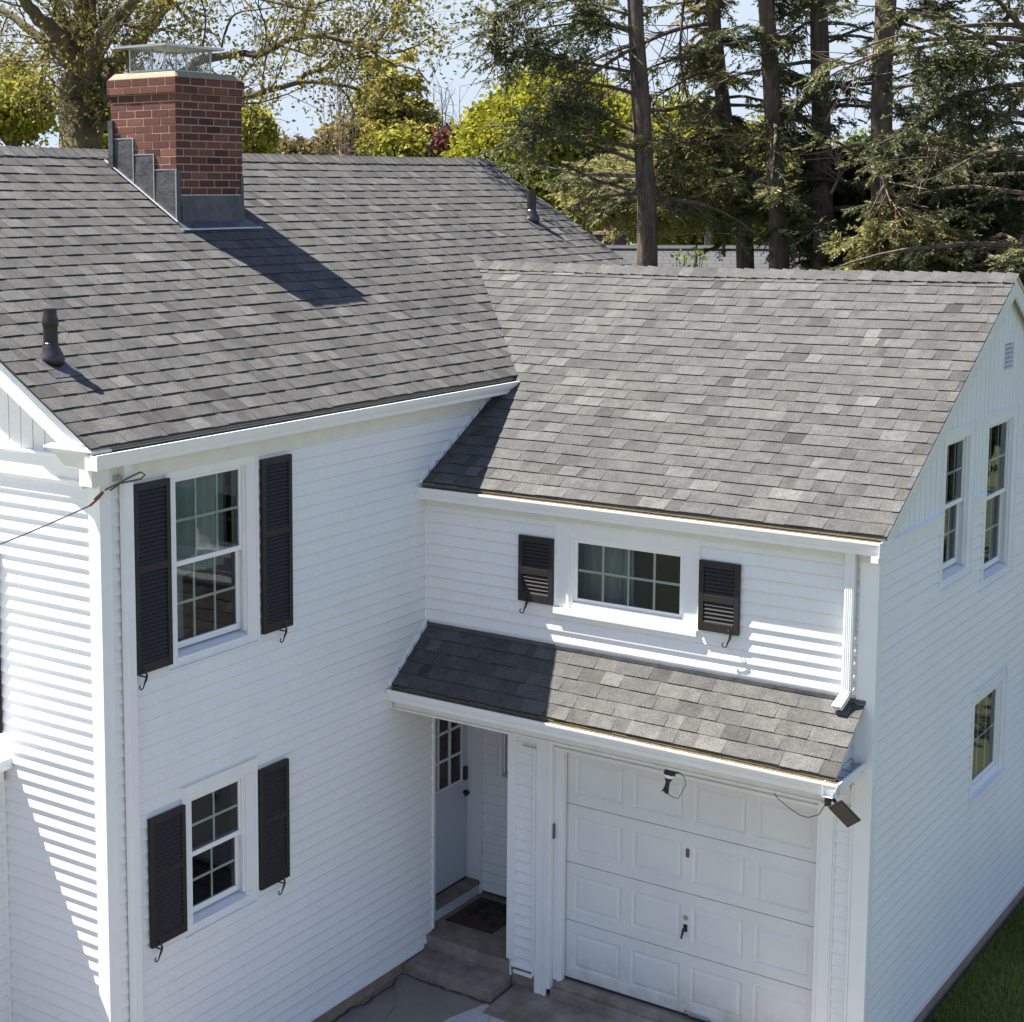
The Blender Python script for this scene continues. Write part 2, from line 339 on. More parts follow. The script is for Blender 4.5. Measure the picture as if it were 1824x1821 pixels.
def ridgecaps(p0, p1, d1, d2, wdt=.15, e=.137, seed=3, sag=None, ha=.026):
    """overlapping caps folded over a ridge from p0 to p1; d1, d2 unit vectors down the two slopes"""
    p0, p1, d1, d2 = [np.array(q, float) for q in (p0, p1, d1, d2)]; L = np.linalg.norm(p1 - p0); t_ = (p1 - p0) / L; r = random.Random(seed); mb = MB()
    n1 = np.cross(t_, d1); n1 = n1 if n1[2] > 0 else -n1; n2 = np.cross(t_, d2); n2 = n2 if n2[2] > 0 else -n2
    k = 0
    while k * e < L:
        a, b_ = k * e, min(k * e + e + .03, L + .01); tn = min(1, max(0, r.gauss(.55, .13)))
        sg = sag(a) if sag else 0; sh = sag(b_) if sag else 0
        hb = .012; jj = r.uniform(-.004, .004)
        top_a = p0 + t_ * a + np.array([0, 0, ha + .008 + sg]); top_b = p0 + t_ * b_ + np.array([0, 0, hb + .004 + sh])
        for d, nn in ((d1, n1), (d2, n2)):
            a1 = p0 + t_ * a + d * (wdt + jj) + nn * ha + np.array([0, 0, sg]); b1 = p0 + t_ * b_ + d * (wdt + jj) + nn * hb + np.array([0, 0, sh])
            am = p0 + t_ * a + d * .035 + nn * (ha + .001) + np.array([0, 0, sg - .001]); bm_ = p0 + t_ * b_ + d * .035 + nn * (hb + .001) + np.array([0, 0, sh - .001])
            mb.quad(top_a, top_b, bm_, am, tn); mb.quad(am, bm_, b1, a1, tn)
            mb.quad(a1, b1, b1 - nn * .012, a1 - nn * .012, .1)
            mb.quad(am, a1, a1 - nn * .014, am - nn * .014, .1)
        k += 1
    return mb
def gutter(p0, p1, out, h=.11, wd=.12, top=0.):
    """K-style trough from p0 to p1 (front top lip line); out = unit vector pointing away from the wall"""
    p0, p1, out = np.array(p0, float), np.array(p1, float), np.array(out, float); z = np.array([0, 0, 1.])
    prof = [(0, 0), (0, -.016), (-.007, -.02), (-.007, -.034), (-.02, -.062), (-.034, -.078), (-.034, -h), (-wd, -h), (-wd, 0), (-wd + .004, 0), (-wd + .004, -h + .005), (-.039, -h + .005), (-.039, -.08), (-.025, -.064), (-.012, -.036), (-.012, -.006), (-.016, -.006), (-.016, 0)]
    mb = MB(); mb.extrude([p0 + out * a + z * b_ for a, b_ in prof], p1 - p0)
    d = MB(); q = [(-.014, -.014), (-wd + .006, .004), (-wd + .006, -.06), (-.03, -.06)]; L = p1 - p0
    d.extrude([p0 + L * .003 + out * a + z * b_ for a, b_ in q], L * .994)
    return mb, d

# ------------------------------------------------------------------ the house
house = tag(empty('house'), 'white clapboard house with grey shingle roofs, red brick chimney, dark shutters and attached garage', 'house')
L = 4.177; G = 4.171
BW = wallbasis((0, 0, 0), '+X'); BG = wallbasis((0, 0, 0), '-Y'); BR = wallbasis((G, 0, 0), '+X'); BF = wallbasis((0, -L, 0), '-Y')
S = .6282; mz = lambda x: 5.2445 + S * (.1164 - x)            # main roof plane (slope facing +x)
GS = .55927; gz = lambda y: 4.4535 + GS * y                      # garage roof plane (slope facing -y)
RX, RZ = -3.4051, mz(-3.4051); RY = 3.2046; GZ = gz(RY)
Y0, Y1 = -4.37, 6.513
def part(name, mb, mat, parent=house, **k): return mb.build(name, mat, parent, **k)
# wall openings: (u0, u1, z0, z1) of each window casing
W_UP = (-3.50, -2.44, 3.43, 5.0); W_LO = (-3.376, -2.49, 1.26, 2.46)
G_FR = (1.367, 2.705, 3.36, 4.175); R_1 = (1.50, 2.39, 3.65, 5.01); R_2 = (2.72, 3.74, 3.42, 5.02); R_3 = (2.65, 3.74, 1.42, 2.48); R_V = (3.12, 3.50, 5.35, 5.655)
# main side wall (faces the garage court)
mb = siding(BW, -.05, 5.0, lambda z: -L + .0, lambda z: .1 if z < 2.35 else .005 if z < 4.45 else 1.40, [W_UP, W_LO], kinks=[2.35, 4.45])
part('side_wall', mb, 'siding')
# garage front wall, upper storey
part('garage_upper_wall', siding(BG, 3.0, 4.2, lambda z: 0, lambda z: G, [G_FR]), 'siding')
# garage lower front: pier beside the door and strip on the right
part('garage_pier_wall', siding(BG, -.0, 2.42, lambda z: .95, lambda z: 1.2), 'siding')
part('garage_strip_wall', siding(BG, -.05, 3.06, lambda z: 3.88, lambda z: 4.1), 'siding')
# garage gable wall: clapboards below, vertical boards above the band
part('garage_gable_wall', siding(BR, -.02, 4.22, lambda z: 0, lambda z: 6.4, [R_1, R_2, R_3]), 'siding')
def vboards(B, ua, ub, zlo, zhi, holes=(), wd=.13):
    mb = MB(); cuts = []; u = ua
    while u < ub: cuts.append(u); u += wd
    for u in cuts:
        segs = sorted({u, min(u + wd - .012, ub)} | {q for h in holes for q in (h[0], h[1]) if u < q < u + wd - .012})
        for s0, s1 in zip(segs[:-1], segs[1:]):
            um = (s0 + s1) / 2; hs = sorted([h for h in holes if h[0] <= um <= h[1]], key=lambda h: h[2]); z = zlo; iv = []
            for h in hs:
                if h[2] > z: iv.append((z, h[2], False))
                z = max(z, h[3])
            iv.append((z, None, True))
            for a, b_, topp in iv:
                if topp and min(zhi(s0), zhi(s1)) <= a: continue
                t0, t1 = (zhi(s0), zhi(s1)) if topp else (b_, b_)
                mb.hexa([B(s0, a, 0), B(s1, a, 0), B(s1, a, .012), B(s0, a, .012), B(s0, t0, 0), B(s1, t1, 0), B(s1, t1, .012), B(s0, t0, .012)])
    return mb
gab = lambda u: gz(u) - .05 if u < RY else gz(2 * RY - u) - .05
mb = vboards(BR, .02, 6.3, 4.32, gab, [R_1, R_2, R_V])
# backing sheet behind the boards, with the openings left free
def backing(B, ua, ub, zlo, zhi, holes, d=.0015, mb=None):
    mb = mb or MB(); us = sorted({ua, ub, RY} | {q for h in holes for q in (h[0], h[1])})
    for s0, s1 in zip(us[:-1], us[1:]):
        um = (s0 + s1) / 2; hs = sorted([h for h in holes if h[0] <= um <= h[1]], key=lambda h: h[2]); z = zlo
        for h in hs:
            if h[2] > z: mb.quad(B(s0, z, d), B(s1, z, d), B(s1, h[2], d), B(s0, h[2], d))
            z = max(z, h[3])
        if max(zhi(s0), zhi(s1)) > z: mb.quad(B(s0, z, d), B(s1, z, d), B(s1, max(z, zhi(s1)), d), B(s0, max(z, zhi(s0)), d))
    return mb
backing(BR, 0, 6.4, 4.25, gab, [R_1, R_2, R_V], mb=mb)
part('garage_gable_boards', mb, 'siding', recalc=False)
for a, b_ in ((-.02, 1.49), (2.40, 2.71), (3.75, 6.4)):
    mb = MB(); mb.wbox(BR, a, b_, 4.20, 4.31, 0, .028); mb.hexa([BR(a, 4.31, 0), BR(b_, 4.31, 0), BR(b_, 4.31, .045), BR(a, 4.31, .045), BR(a, 4.345, 0), BR(b_, 4.345, 0), BR(b_, 4.322, .045), BR(a, 4.322, .045)])
    part('gable_band', mb, 'trim')
# front gable of the main block
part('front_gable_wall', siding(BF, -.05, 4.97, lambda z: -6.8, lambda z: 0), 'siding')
mzg = lambda x: min(mz(x), mz(2 * RX - x)) - .1
mb = vboards(BF, -6.8, 0, 5.13, lambda u: max(5.13, mzg(u)), wd=.128)
mb.quad(BF(-6.8, 4.9, .001), BF(0, 4.9, .001), BF(0, mzg(0), .001), BF(-6.8, mzg(-6.8), .001)); mb.poly([BF(-6.8, mzg(-6.8), .001), BF(0, mzg(0), .001), BF(RX, mzg(RX), .001)])
part('front_gable_boards', mb, 'siding', recalc=False)
mb = MB(); mb.wbox(BF, -6.8, -.02, 4.93, 5.13, 0, .03); mb.wbox(BF, -6.8, -.02, 5.13, 5.15, 0, .05); mb.wbox(BF, -6.8, -.12, 4.95, 4.97, .03, .042)
part('front_gable_band', mb, 'trim', bevel=.004)
# plain far walls that only close the volume
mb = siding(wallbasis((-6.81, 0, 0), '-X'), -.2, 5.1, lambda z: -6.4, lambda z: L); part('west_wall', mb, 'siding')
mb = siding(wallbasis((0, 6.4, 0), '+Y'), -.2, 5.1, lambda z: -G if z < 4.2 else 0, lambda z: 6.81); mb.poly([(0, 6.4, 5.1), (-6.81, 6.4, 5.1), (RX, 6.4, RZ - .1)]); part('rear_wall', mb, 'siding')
# soffits, friezes, corner boards
mb = MB(); mb.wbox(BW, -L - .19, 1.12, 4.95, 5.085, 0, .026); mb.wbox(BW, -L - .19, 1.25, 5.085, 5.11, 0, .085); mb.wbox(BW, -L - .19, .8, 5.06, 5.083, .026, .05)
part('main_frieze', mb, 'trim_cream', bevel=.003)
mb = MB(); mb.wbox(BG, .0, G, 4.17, 4.262, 0, .02); mb.wbox(BG, .0, G + .05, 4.262, 4.28, 0, .06); mb.wbox(BG, .0, G, 4.235, 4.2615, .02, .042)
part('garage_frieze', mb, 'trim_cream', bevel=.003)
mb = MB(); mb.box(0.001, .022, -L - .022, -L + .095, -.08, 4.948); mb.box(-.095, .001, -L - .022, -L - .0005, -.08, 4.928)
part('corner_board', mb, 'trim', bevel=.003)
mb = MB(); mb.box(G - .13, G + .02, -.022, -.0, -.1, 4.17); mb.box(G + .0005, G + .02, 0, .09, -.1, 4.2)
part('corner_board', mb, 'trim', bevel=.004)
mb = MB(); mb.box(.0, .03, -.028, .0, 3.05, 4.17); part('corner_bead', mb, 'trim', bevel=.003)
# foundation
mb = MB(); mb.box(-6.75, -.02, -L + .03, 6.3, -.6, -.045); mb.box(-.021, G - .02, 1.25, 6.3, -.6, -.01); mb.box(.93, 1.25, .02, 1.3, -.6, .0); mb.box(3.8, G - .02, .02, 1.3, -.6, -.01)
part('foundation', mb, 'foundation')
mb = MB(); mb.wbox(BW, -L + .09, -.06, -.075, -.045, 0, .03); mb.wbox(BW, -L + .09, .0, -.045, -.02, .0, .02); part('water_table', mb, 'trim', bevel=.003)
mb = MB(); mb.wbox(BR, .08, 6.4, -.06, -.02, 0, .016); part('water_table', mb, 'trim', bevel=.003)
# ---- windows
def ring(mb, B, u0, u1, z0, z1, w_, d0, d1):
    mb.wbox(B, u0, u1, z1 - w_, z1, d0, d1); mb.wbox(B, u0, u1, z0, z0 + w_, d0, d1)
    mb.wbox(B, u0, u0 + w_, z0 + w_, z1 - w_, d0, d1); mb.wbox(B, u1 - w_, u1, z0 + w_, z1 - w_, d0, d1)
def window(B, o, label=None, cols=3, rows=2, double=True, cw=.115, mid=None, curtain=None, bot=.11, sash_d=-.055, parent=house):
    u0, u1, z0, z1 = o; mb = MB(); a, b_, c, d = u0 + cw, u1 - cw, z0 + bot, z1 - .11
    mb.wbox(B, u0 + .001, u1 - .001, d, z1, -.03, .006); mb.wbox(B, u0 + .001, a, z0, d, -.03, .006); mb.wbox(B, b_, u1 - .001, z0, d, -.03, .006)
    # raised channel round the casing
    for q in ((u0 - .012, u0 + .0006, z0 - .02, z1 + .012), (u1 - .0006, u1 + .012, z0 - .02, z1 + .012), (u0 + .0006, u1 - .0006, z1 - .0006, z1 + .0117), (u0 + .0006, u1 - .0006, z0 - .014, z0 + .0006)): mb.wbox(B, *q, -.002, .024)
    # jamb
    for q in ((a - .02, a - .002, c - .02, d + .02), (b_ + .002, b_ + .02, c - .02, d + .02), (a, b_, d + .002, d + .02)): mb.wbox(B, *q, -.16, -.031 + .03)
    for q in ((a, a + .018, c, d), (b_ - .018, b_, c, d), (a + .018, b_ - .018, d - .018, d)): mb.wbox(B, *q, -.035, -.02)
    win = mb.build('window', 'trim', parent, bevel=.003)
    if label: win['label'] = label
    sm = MB(); sm.hexa([B(a - .02, c - .035, -.16), B(b_ + .02, c - .035, -.16), B(b_ + .02, c - .06, .012), B(a - .02, c - .06, .012), B(a - .02, c, -.16), B(b_ + .02, c, -.16), B(b_ + .02, c - .035, .012), B(a - .02, c - .035, .012)])
    sm.wbox(B, a + .0005, b_ - .0005, z0, c - .061, -.02, .004)
    if not double: sm = MB(); sm.wbox(B, u0 - .005, u1 + .005, z0 + .005, z0 + .06, -.1, .05); sm.wbox(B, u0 + .03, u1 - .03, z0 + .06, c, -.1, -.01)
    sm.build('sill', 'trim', win, bevel=.004)
    def sash(sa, sb, s0, s1, d0, cols, rows, fw=.04):
        m1 = MB(); ring(m1, B, sa, sb, s0, s1, fw, d0 - .028, d0); sh = m1.build('sash', 'sash_white', win, bevel=.004)
        m2 = MB(); m2.quad(B(sa + fw, s0 + fw, d0 - .014), B(sb - fw, s0 + fw, d0 - .014), B(sb - fw, s1 - fw, d0 - .014), B(sa + fw, s1 - fw, d0 - .014)); m2.build('pane', 'glass', win, recalc=False)
        m3 = MB(); gw = .0105; iw, ih = sb - sa - 2 * fw, s1 - s0 - 2 * fw
        for i in range(1, cols): x = sa + fw + iw * i / cols; m3.wbox(B, x - gw, x + gw, s0 + fw, s1 - fw, d0 - .027, d0 - .018)
        for j in range(1, rows): z = s0 + fw + ih * j / rows; m3.wbox(B, sa + fw, sb - fw, z - gw, z + gw, d0 - .0275, d0 - .0185)
        m3.build('grille', 'grille', win)
    if double:
        mid = mid or (c + d) / 2; sash(a + .001, b_ - .001, mid - .02, d - .002, sash_d + .018, cols, rows); sash(a + .001, b_ - .001, c + .005, mid + .02, sash_d - .012, cols, rows, .05)
    else:
        m4 = MB(); ring(m4, B, a, b_, c, d, .028, -.06, -.012); m4.build('frame', 'sash_white', win, bevel=.004)
        sash(a + .028, b_ - .028, c + .028, d - .028, -.03, cols, rows, .035)
    it = MB(); e0, e1, f0, f1, dd = a - .3, b_ + .3, c - .25, d + .2, -1.1
    it.quad(B(e0, f0, dd), B(e1, f0, dd), B(e1, f1, dd), B(e0, f1, dd)); it.quad(B(e0, f0, dd), B(e0, f1, dd), B(e0, f1, -.165), B(e0, f0, -.165)); it.quad(B(e1, f0, dd), B(e1, f1, dd), B(e1, f1, -.165), B(e1, f0, -.165))
    it.quad(B(e0, f0, dd), B(e1, f0, dd), B(e1, f0, -.165), B(e0, f0, -.165)); it.quad(B(e0, f1, dd), B(e1, f1, dd), B(e1, f1, -.165), B(e0, f1, -.165))
    for q in ((e0, a - .021, f0, f1), (b_ + .021, e1, f0, f1), (a - .021, b_ + .021, d + .021, f1), (a - .021, b_ + .021, f0, c - .036)): it.quad(B(q[0], q[2], -.165), B(q[1], q[2], -.165), B(q[1], q[3], -.165), B(q[0], q[3], -.165))
    it.build('interior', 'interior', win, recalc=False)
    if curtain:
        cm = MB()
        for (ca, cb, cz0, cz1, dpt) in curtain:
            n = 26; P_ = [(ca + (cb - ca) * i / n, dpt + .018 * math.sin(i * 1.9) + .008 * math.sin(i * .7)) for i in range(n + 1)]
            for i in range(n): cm.quad(B(P_[i][0], cz0, P_[i][1]), B(P_[i + 1][0], cz0, P_[i + 1][1]), B(P_[i + 1][0], cz1, P_[i + 1][1]), B(P_[i][0], cz1, P_[i][1]))
        cm.build('curtain', 'curtain', win, recalc=False, smooth=True)
    return win
window(BW, W_UP, 'tall upstairs window between long dark shutters', 3, 2, mid=4.215, curtain=[(-3.42, -2.5, 4.05, 4.95, -.24), (-3.42, -3.0, 3.5, 4.1, -.27)])
window(BW, W_LO, 'small downstairs window between dark shutters', 2, 2, mid=1.875)
window(BG, G_FR, 'wide short window over the entry roof', 4, 2, double=False, cw=.125, bot=.09, curtain=[(1.4, 1.95, 3.4, 4.1, -.3)])
window(BR, R_1, 'narrower gable window nearest the front corner', 3, 2, mid=4.33)
window(BR, R_2, 'wider gable window under the louvred vent', 3, 2, mid=4.22)
window(BR, R_3, 'ground floor window in the garage side wall', 3, 2, double=False, cw=.1, bot=.1)
# ---- shutters with scroll holdbacks
def shutter(B, o, hook_u, label=None, mid=.55):
    u0, u1, z0, z1 = o; mb = MB(); d0, d1 = .018, .05; st = .045
    mb.wbox(B, u0, u0 + st, z0, z1, d0, d1); mb.wbox(B, u1 - st, u1, z0, z1, d0, d1); mb.wbox(B, u0 + st, u1 - st, z1 - .055, z1, d0, d1); mb.wbox(B, u0 + st, u1 - st, z0, z0 + .075, d0, d1)
    zm = z0 + (z1 - z0) * mid; mb.wbox(B, u0 + st, u1 - st, zm - .03, zm + .03, d0, d1)
    s = mb.build('shutter', 'shutter', house, bevel=.003)
    if label: s['label'] = label
    lm = MB()
    for a, b_ in ((z0 + .075, zm - .03), (zm + .03, z1 - .055)):
        n = max(3, round((b_ - a) / .032)); h = (b_ - a) / n
        for k in range(n):
            z = a + k * h
            lm.hexa([B(u0 + st, z, .044), B(u1 - st, z, .044), B(u1 - st, z + .004, .047), B(u0 + st, z + .004, .047), B(u0 + st, z + h * 1.1, .022), B(u1 - st, z + h * 1.1, .022), B(u1 - st, z + h * 1.1 + .004, .025), B(u0 + st, z + h * 1.1 + .004, .025)])
    lm.wbox(B, u0 + st, u1 - st, z0 + .075, z1 - .055, .016, .0195)
    lm.build('louvres', 'shutter', s)
    hk = MB(); pts = []
    for k in range(15):
        q = k / 14; pts.append(B(hook_u + .014 * math.sin(q * 5.2 - .6) , z0 + .04 - .125 * q, .062 + .006 * math.sin(q * 3)))
    for k in range(1, 10):
        an = k / 9 * 4.4; rr = .028 * (1 - k / 15); c0 = pts[14]
        pts.append(np.array(B(hook_u + .014 * math.sin(4.6) - .028 + rr * math.cos(an), z0 - .085 - rr * math.sin(an), .06)))
    hk.tube(pts, [.005 + .004 * math.sin(min(1, k / 14) * 3.1) for k in range(len(pts))], 6)
    hk.tube([B(hook_u, z0 - .02, 0), B(hook_u, z0 - .02, .066)], .006, 6)
    hk.build('shutter_hook', 'black_iron', s, smooth=True)
shutter(BW, (-3.876, -3.487, 3.486, 4.91), -3.81, 'long louvred shutter nearest the front corner'); shutter(BW, (-2.41, -2.03, 3.478, 4.905), -2.16, mid=.57)
shutter(BW, (-3.77, -3.375, 1.335, 2.35), -3.70); shutter(BW, (-2.47, -2.10, 1.342, 2.36), -2.21)
shutter(BG, (1.009, 1.355, 3.432, 4.02), 1.095, 'short shutter left of the wide window', mid=.47); shutter(BG, (2.72, 3.073, 3.432, 4.018), 3.0, 'short shutter right of the wide window', mid=.47)
shutter(BF, (-1.46, -1.079, 2.92, 4.35), -1.4)
# ---- gable vent
mb = MB(); ring(mb, BR, *R_V, .03, -.02, .022); v_ = part('gable_vent', mb, 'trim', bevel=.003); mb = MB(); u0, u1, z0, z1 = R_V
for k in range(6):
    z = z0 + .03 + k * (z1 - z0 - .06) / 6; h = (z1 - z0 - .06) / 6
    mb.hexa([BR(u0 + .03, z, .014), BR(u1 - .03, z, .014), BR(u1 - .03, z + .004, .017), BR(u0 + .03, z + .004, .017), BR(u0 + .03, z + h * .62, -.03), BR(u1 - .03, z + h * .62, -.03), BR(u1 - .03, z + h * .62 + .004, -.03), BR(u0 + .03, z + h * .62 + .004, -.03)])
mb.build('louvres', 'trim', v_)
mb = MB(); mb.quad(BR(u0, z0, -.05), BR(u1, z0, -.05), BR(u1, z1, -.05), BR(u0, z1, -.05)); mb.build('screen', 'cable_grey', v_)
# ---- roofs
cs, sn = math.cos(math.atan(S)), math.sin(math.atan(S)); LM = (.1164 - RX) / cs
msag = lambda u, v: -.022 * math.sin(math.pi * min(1, max(0, u / (Y1 - Y0)))) * (v / LM)
mb = shingles((.1164, Y0, 5.2445), (0, 1, 0), (-cs, 0, sn), (sn, 0, cs), LM, lambda v: 0, lambda v: Y1 - Y0, e=.148, seed=11, sag=msag)
main_roof = part('main_roof', mb, 'shingle', recalc=False)
mb = shingles((2 * RX - .1164, Y1, 5.2445), (0, -1, 0), (cs, 0, sn), (-sn, 0, cs), LM, lambda v: 0, lambda v: Y1 - Y0, seed=12, sag=lambda u, v: msag(u, v))
part('main_roof_far_slope', mb, 'shingle', recalc=False)
mb = ridgecaps((RX, Y0, RZ), (RX, Y1, RZ), (cs, 0, -sn), (-cs, 0, -sn), seed=5, ha=.018, sag=lambda a: -.022 * math.sin(math.pi * min(1, a / (Y1 - Y0))))
mb.build('ridge_cap', 'shingle', main_roof, recalc=False)
dk = MB(); T = .03
e1, e2 = (.10, 5.2445 - T), (2 * RX - .10, 5.2445 - T)
dk.extrude([(.105, Y0 + .026, 5.2445 - .028), (RX, Y0 + .026, RZ - .04), (2 * RX - .105, Y0 + .026, 5.2445 - .028), (2 * RX - .105, Y0 + .026, 5.2445 - .06), (RX, Y0 + .026, RZ - .075), (.105, Y0 + .026, 5.2445 - .06)], (0, Y1 - Y0 - .05, 0))
dk.build('roof_deck', 'trim', main_roof)
# front rake boards and boxed return
mb = MB()
for sx in (1, -1):
    f = lambda x: x if sx == 1 else 2 * RX - x
    mb.extrude([(f(.115), Y0 + .034, 5.2445 - .062), (f(RX), Y0 + .034, RZ - .077), (f(RX), Y0 + .034, RZ - .235), (f(-.13), Y0 + .034, mz(-.13) - .22)], (0, .022, 0))
    mb.extrude([(f(.08), Y0 + .056, 5.2445 - .1), (f(RX), Y0 + .056, RZ - .17), (f(RX), Y0 + .056, RZ - .19), (f(.08), Y0 + .056, 5.2445 - .12)], (0, .13, 0))
    mb.extrude([(f(-.3), -L - .03, mz(-.3) - .13), (f(RX), -L - .03, RZ - .19), (f(RX), -L - .03, RZ - .30), (f(-.3), -L - .03, mz(-.3) - .27)], (0, .03, 0))
part('rake_board', mb, 'trim', bevel=.003)
mb = MB(); mb.extrude([(-.30, Y0 - .004, 5.222), (.128, Y0 - .004, 5.222), (.128, Y0 - .004, 5.10), (-.13, Y0 - .004, 5.095)], (0, .20, 0)); part('eave_return', mb, 'trim_cream', bevel=.004)
mb = MB(); mb.hexa([(-.33, Y0 - .03, 5.223), (.12, Y0 - .03, 5.223), (.12, -L, 5.223), (-.33, -L, 5.223), (-.33, Y0 - .03, 5.233), (.1, Y0 - .03, 5.236), (-.05, -L, 5.30), (-.30, -L, 5.275)]); part('return_cap', mb, 'trim')
mb = MB(); mb.box(.0, .128, Y0 - .003, -L - .0225, 4.97, 5.094); part('eave_block', mb, 'trim_cream', bevel=.003)
# main gutter
mb, d = gutter((.2, -4.385, 5.2045), (.2, 1.345, 5.2045), (1, 0, 0)); gt = part('gutter', mb, 'trim'); gt['label'] = 'long gutter under the main roof eave'; d.build('debris', 'gutter_dirt', gt)
mb = MB(); mb.box(.082, .121, Y0, 1.37, 5.2125, 5.221); mb.build('drip_edge', 'drip_edge', gt); mb = MB(); mb.box(.0875, .118, Y0 + .02, 1.36, 5.17, 5.2045); mb.build('dirt_line', 'gutter_dirt', gt)
mb = MB(); mb.box(.079, .2, -4.392, -4.386, 5.095, 5.2); mb.build('end_cap', 'trim', gt)
mb = MB(); mb.box(.0, .081, 4.9, 6.45, 5.09, 5.2); part('fascia', mb, 'trim_cream'); mb = MB(); mb.box(.0, .081, -4.37, 1.3, 5.111, 5.204); part('fascia', mb, 'trim_cream')
# garage roof
cg, sg = math.cos(math.atan(GS)), math.sin(math.atan(GS)); LG = (RY + .0956) / cg; GX1 = G + .0935
def glo(v):
    z = 4.4 + v * sg
    return 0.012 if z < 5.235 else .1164 - (z - 5.2445) / S - .004
gsag = lambda x: -.02 * math.sin(math.pi * min(1, max(0, (x + 1.5) / (GX1 + 1.5))))
mb = shingles((0, -.0956, 4.4), (1, 0, 0), (0, cg, sg), (0, -sg, cg), LG, glo, lambda v: GX1, e=.149, seed=21, sag=lambda u, v: gsag(u) * v / LG)
garage_roof = part('garage_roof', mb, 'shingle', recalc=False)
mb = shingles((0, 2 * RY + .0956, 4.4), (1, 0, 0), (0, -cg, sg), (0, sg, cg), LG, glo, lambda v: GX1, seed=22, sag=lambda u, v: gsag(u) * v / LG)
part('garage_roof_far_slope', mb, 'shingle', recalc=False)
XV = .1164 - (GZ - 5.2445) / S
mb = ridgecaps((XV - .03, RY, GZ), (GX1, RY, GZ), (0, -cg, -sg), (0, cg, -sg), seed=6, e=.132, sag=lambda a: gsag(a + XV)); mb.build('ridge_cap', 'shingle', garage_roof, recalc=False)
mb = MB(); mb.extrude([(.01, -.085, 4.372), (.01, RY, GZ - .035), (.01, 2 * RY + .085, 4.372), (.01, 2 * RY + .085, 4.34), (.01, RY, GZ - .07), (.01, -.085, 4.34)], (GX1 - .02, 0, 0)); mb.build('roof_deck', 'trim', garage_roof)
mb = MB(); xr = GX1 - .012
for sy in (1, -1):
    f = lambda y: y if sy == 1 else 2 * RY - y
    mb.extrude([(xr - .02, f(-.08), 4.375), (xr - .02, f(RY), GZ - .036), (xr - .02, f(RY), GZ - .19), (xr - .02, f(.0), 4.28)], (.02, 0, 0))
part('garage_rake_board', mb, 'trim_cream', bevel=.003)
mb = MB(); mb.extrude([(GX1 - .01, RY, GZ - .006), (GX1 - .01, 2 * RY + .09, 4.394), (GX1 - .01, 2 * RY + .09, 4.37), (GX1 - .01, RY, GZ - .03)], (.014, 0, 0)); part('rake_edge', mb, 'cream_wood')
mb, d = gutter((.015, -.1756, 4.36), (G + .06, -.1756, 4.36), (0, -1, 0)); gt = part('gutter', mb, 'trim'); gt['label'] = 'gutter along the garage eave'; d.build('debris', 'gutter_dirt', gt)
mb = MB(); mb.box(.02, GX1 - .01, -.100, -.058, 4.369, 4.378); mb.build('drip_edge', 'drip_edge', gt); mb = MB(); mb.box(.03, G + .04, -.098, -.062, 4.33, 4.3685); mb.build('dirt_line', 'gutter_dirt', gt); mb = MB(); mb.box(G + .0605, G + .066, -.176, -.056, 4.25, 4.36); mb.box(.009, .0145, -.176, -.056, 4.25, 4.36); mb.build('end_cap', 'trim', gt)
mb = MB(); mb.box(.0, G + .0, -.056, .0, 4.281, 4.358); mb.box(G, G + .06, -.17, .02, 4.2, 4.25); mb.hexa([(G, -.16, 4.25), (G + .085, -.16, 4.25), (G + .085, .03, 4.25), (G, .03, 4.25), (G, -.055, 4.36), (G + .085, -.055, 4.36), (G + .085, .10, 4.36), (G, .10, 4.36)]); part('eave_return', mb, 'trim', bevel=.004)
# step flashing where garage roof meets the side wall
mb = MB()
for k in range(11):
    y = -.12 + k * .122; mb.hexa([(.003, y, gz(y) + .005), (.03, y, gz(y) + .005), (.03, y + .135, gz(y + .135) + .005), (.003, y + .135, gz(y + .135) + .005), (.003, y, gz(y) + .045), (.03, y, gz(y) + .045), (.03, y + .135, gz(y + .135) + .045), (.003, y + .135, gz(y + .135) + .045)])
part('wall_flashing', mb, 'trim')
# pent roof over entry and garage door
PZ0, PZ1, PY = 3.056, 2.62, -.59; PS = (PZ0 - PZ1) / -PY; cp_, sp_ = math.cos(math.atan(PS)), math.sin(math.atan(PS)); LP = -PY / cp_
mb = shingles((0, PY, PZ1), (1, 0, 0), (0, cp_, sp_), (0, -sp_, cp_), LP - .01, lambda v: .02, lambda v: 4.112, seed=31)
pent = part('entry_roof', mb, 'shingle', recalc=False)
mb = MB(); mb.extrude([(.01, PY + .01, PZ1 - .025), (.01, 0, PZ0 - .03), (.01, 0, PZ0 - .06), (.01, PY + .01, PZ1 - .055)], (4.085, 0, 0)); mb.build('roof_deck', 'trim', pent)
mb = MB()
for k in range(5):
    y = -.60 + k * .118; z = lambda q: PZ0 + PS * q
    mb.hexa([(.003, y, z(y)), (.03, y, z(y)), (.03, y + .13, z(y + .13)), (.003, y + .13, z(y + .13)), (.003, y, z(y) + .045), (.03, y, z(y) + .045), (.03, y + .13, z(y + .13) + .045), (.003, y + .13, z(y + .13) + .045)])
part('wall_flashing', mb, 'trim'); mb = MB(); mb.box(.031, 4.12, -.030, -.003, PZ0 - .01, PZ0 + .022); part('wall_flashing', mb, 'lead')
mb = MB(); mb.extrude([(3.99, -.53, 2.43), (3.99, -.0, 2.43), (3.99, -.0, PZ0 - .07), (3.99, -.53, PZ0 - .07 - PS * .53)], (.02, 0, 0)); part('entry_roof_end', mb, 'siding')
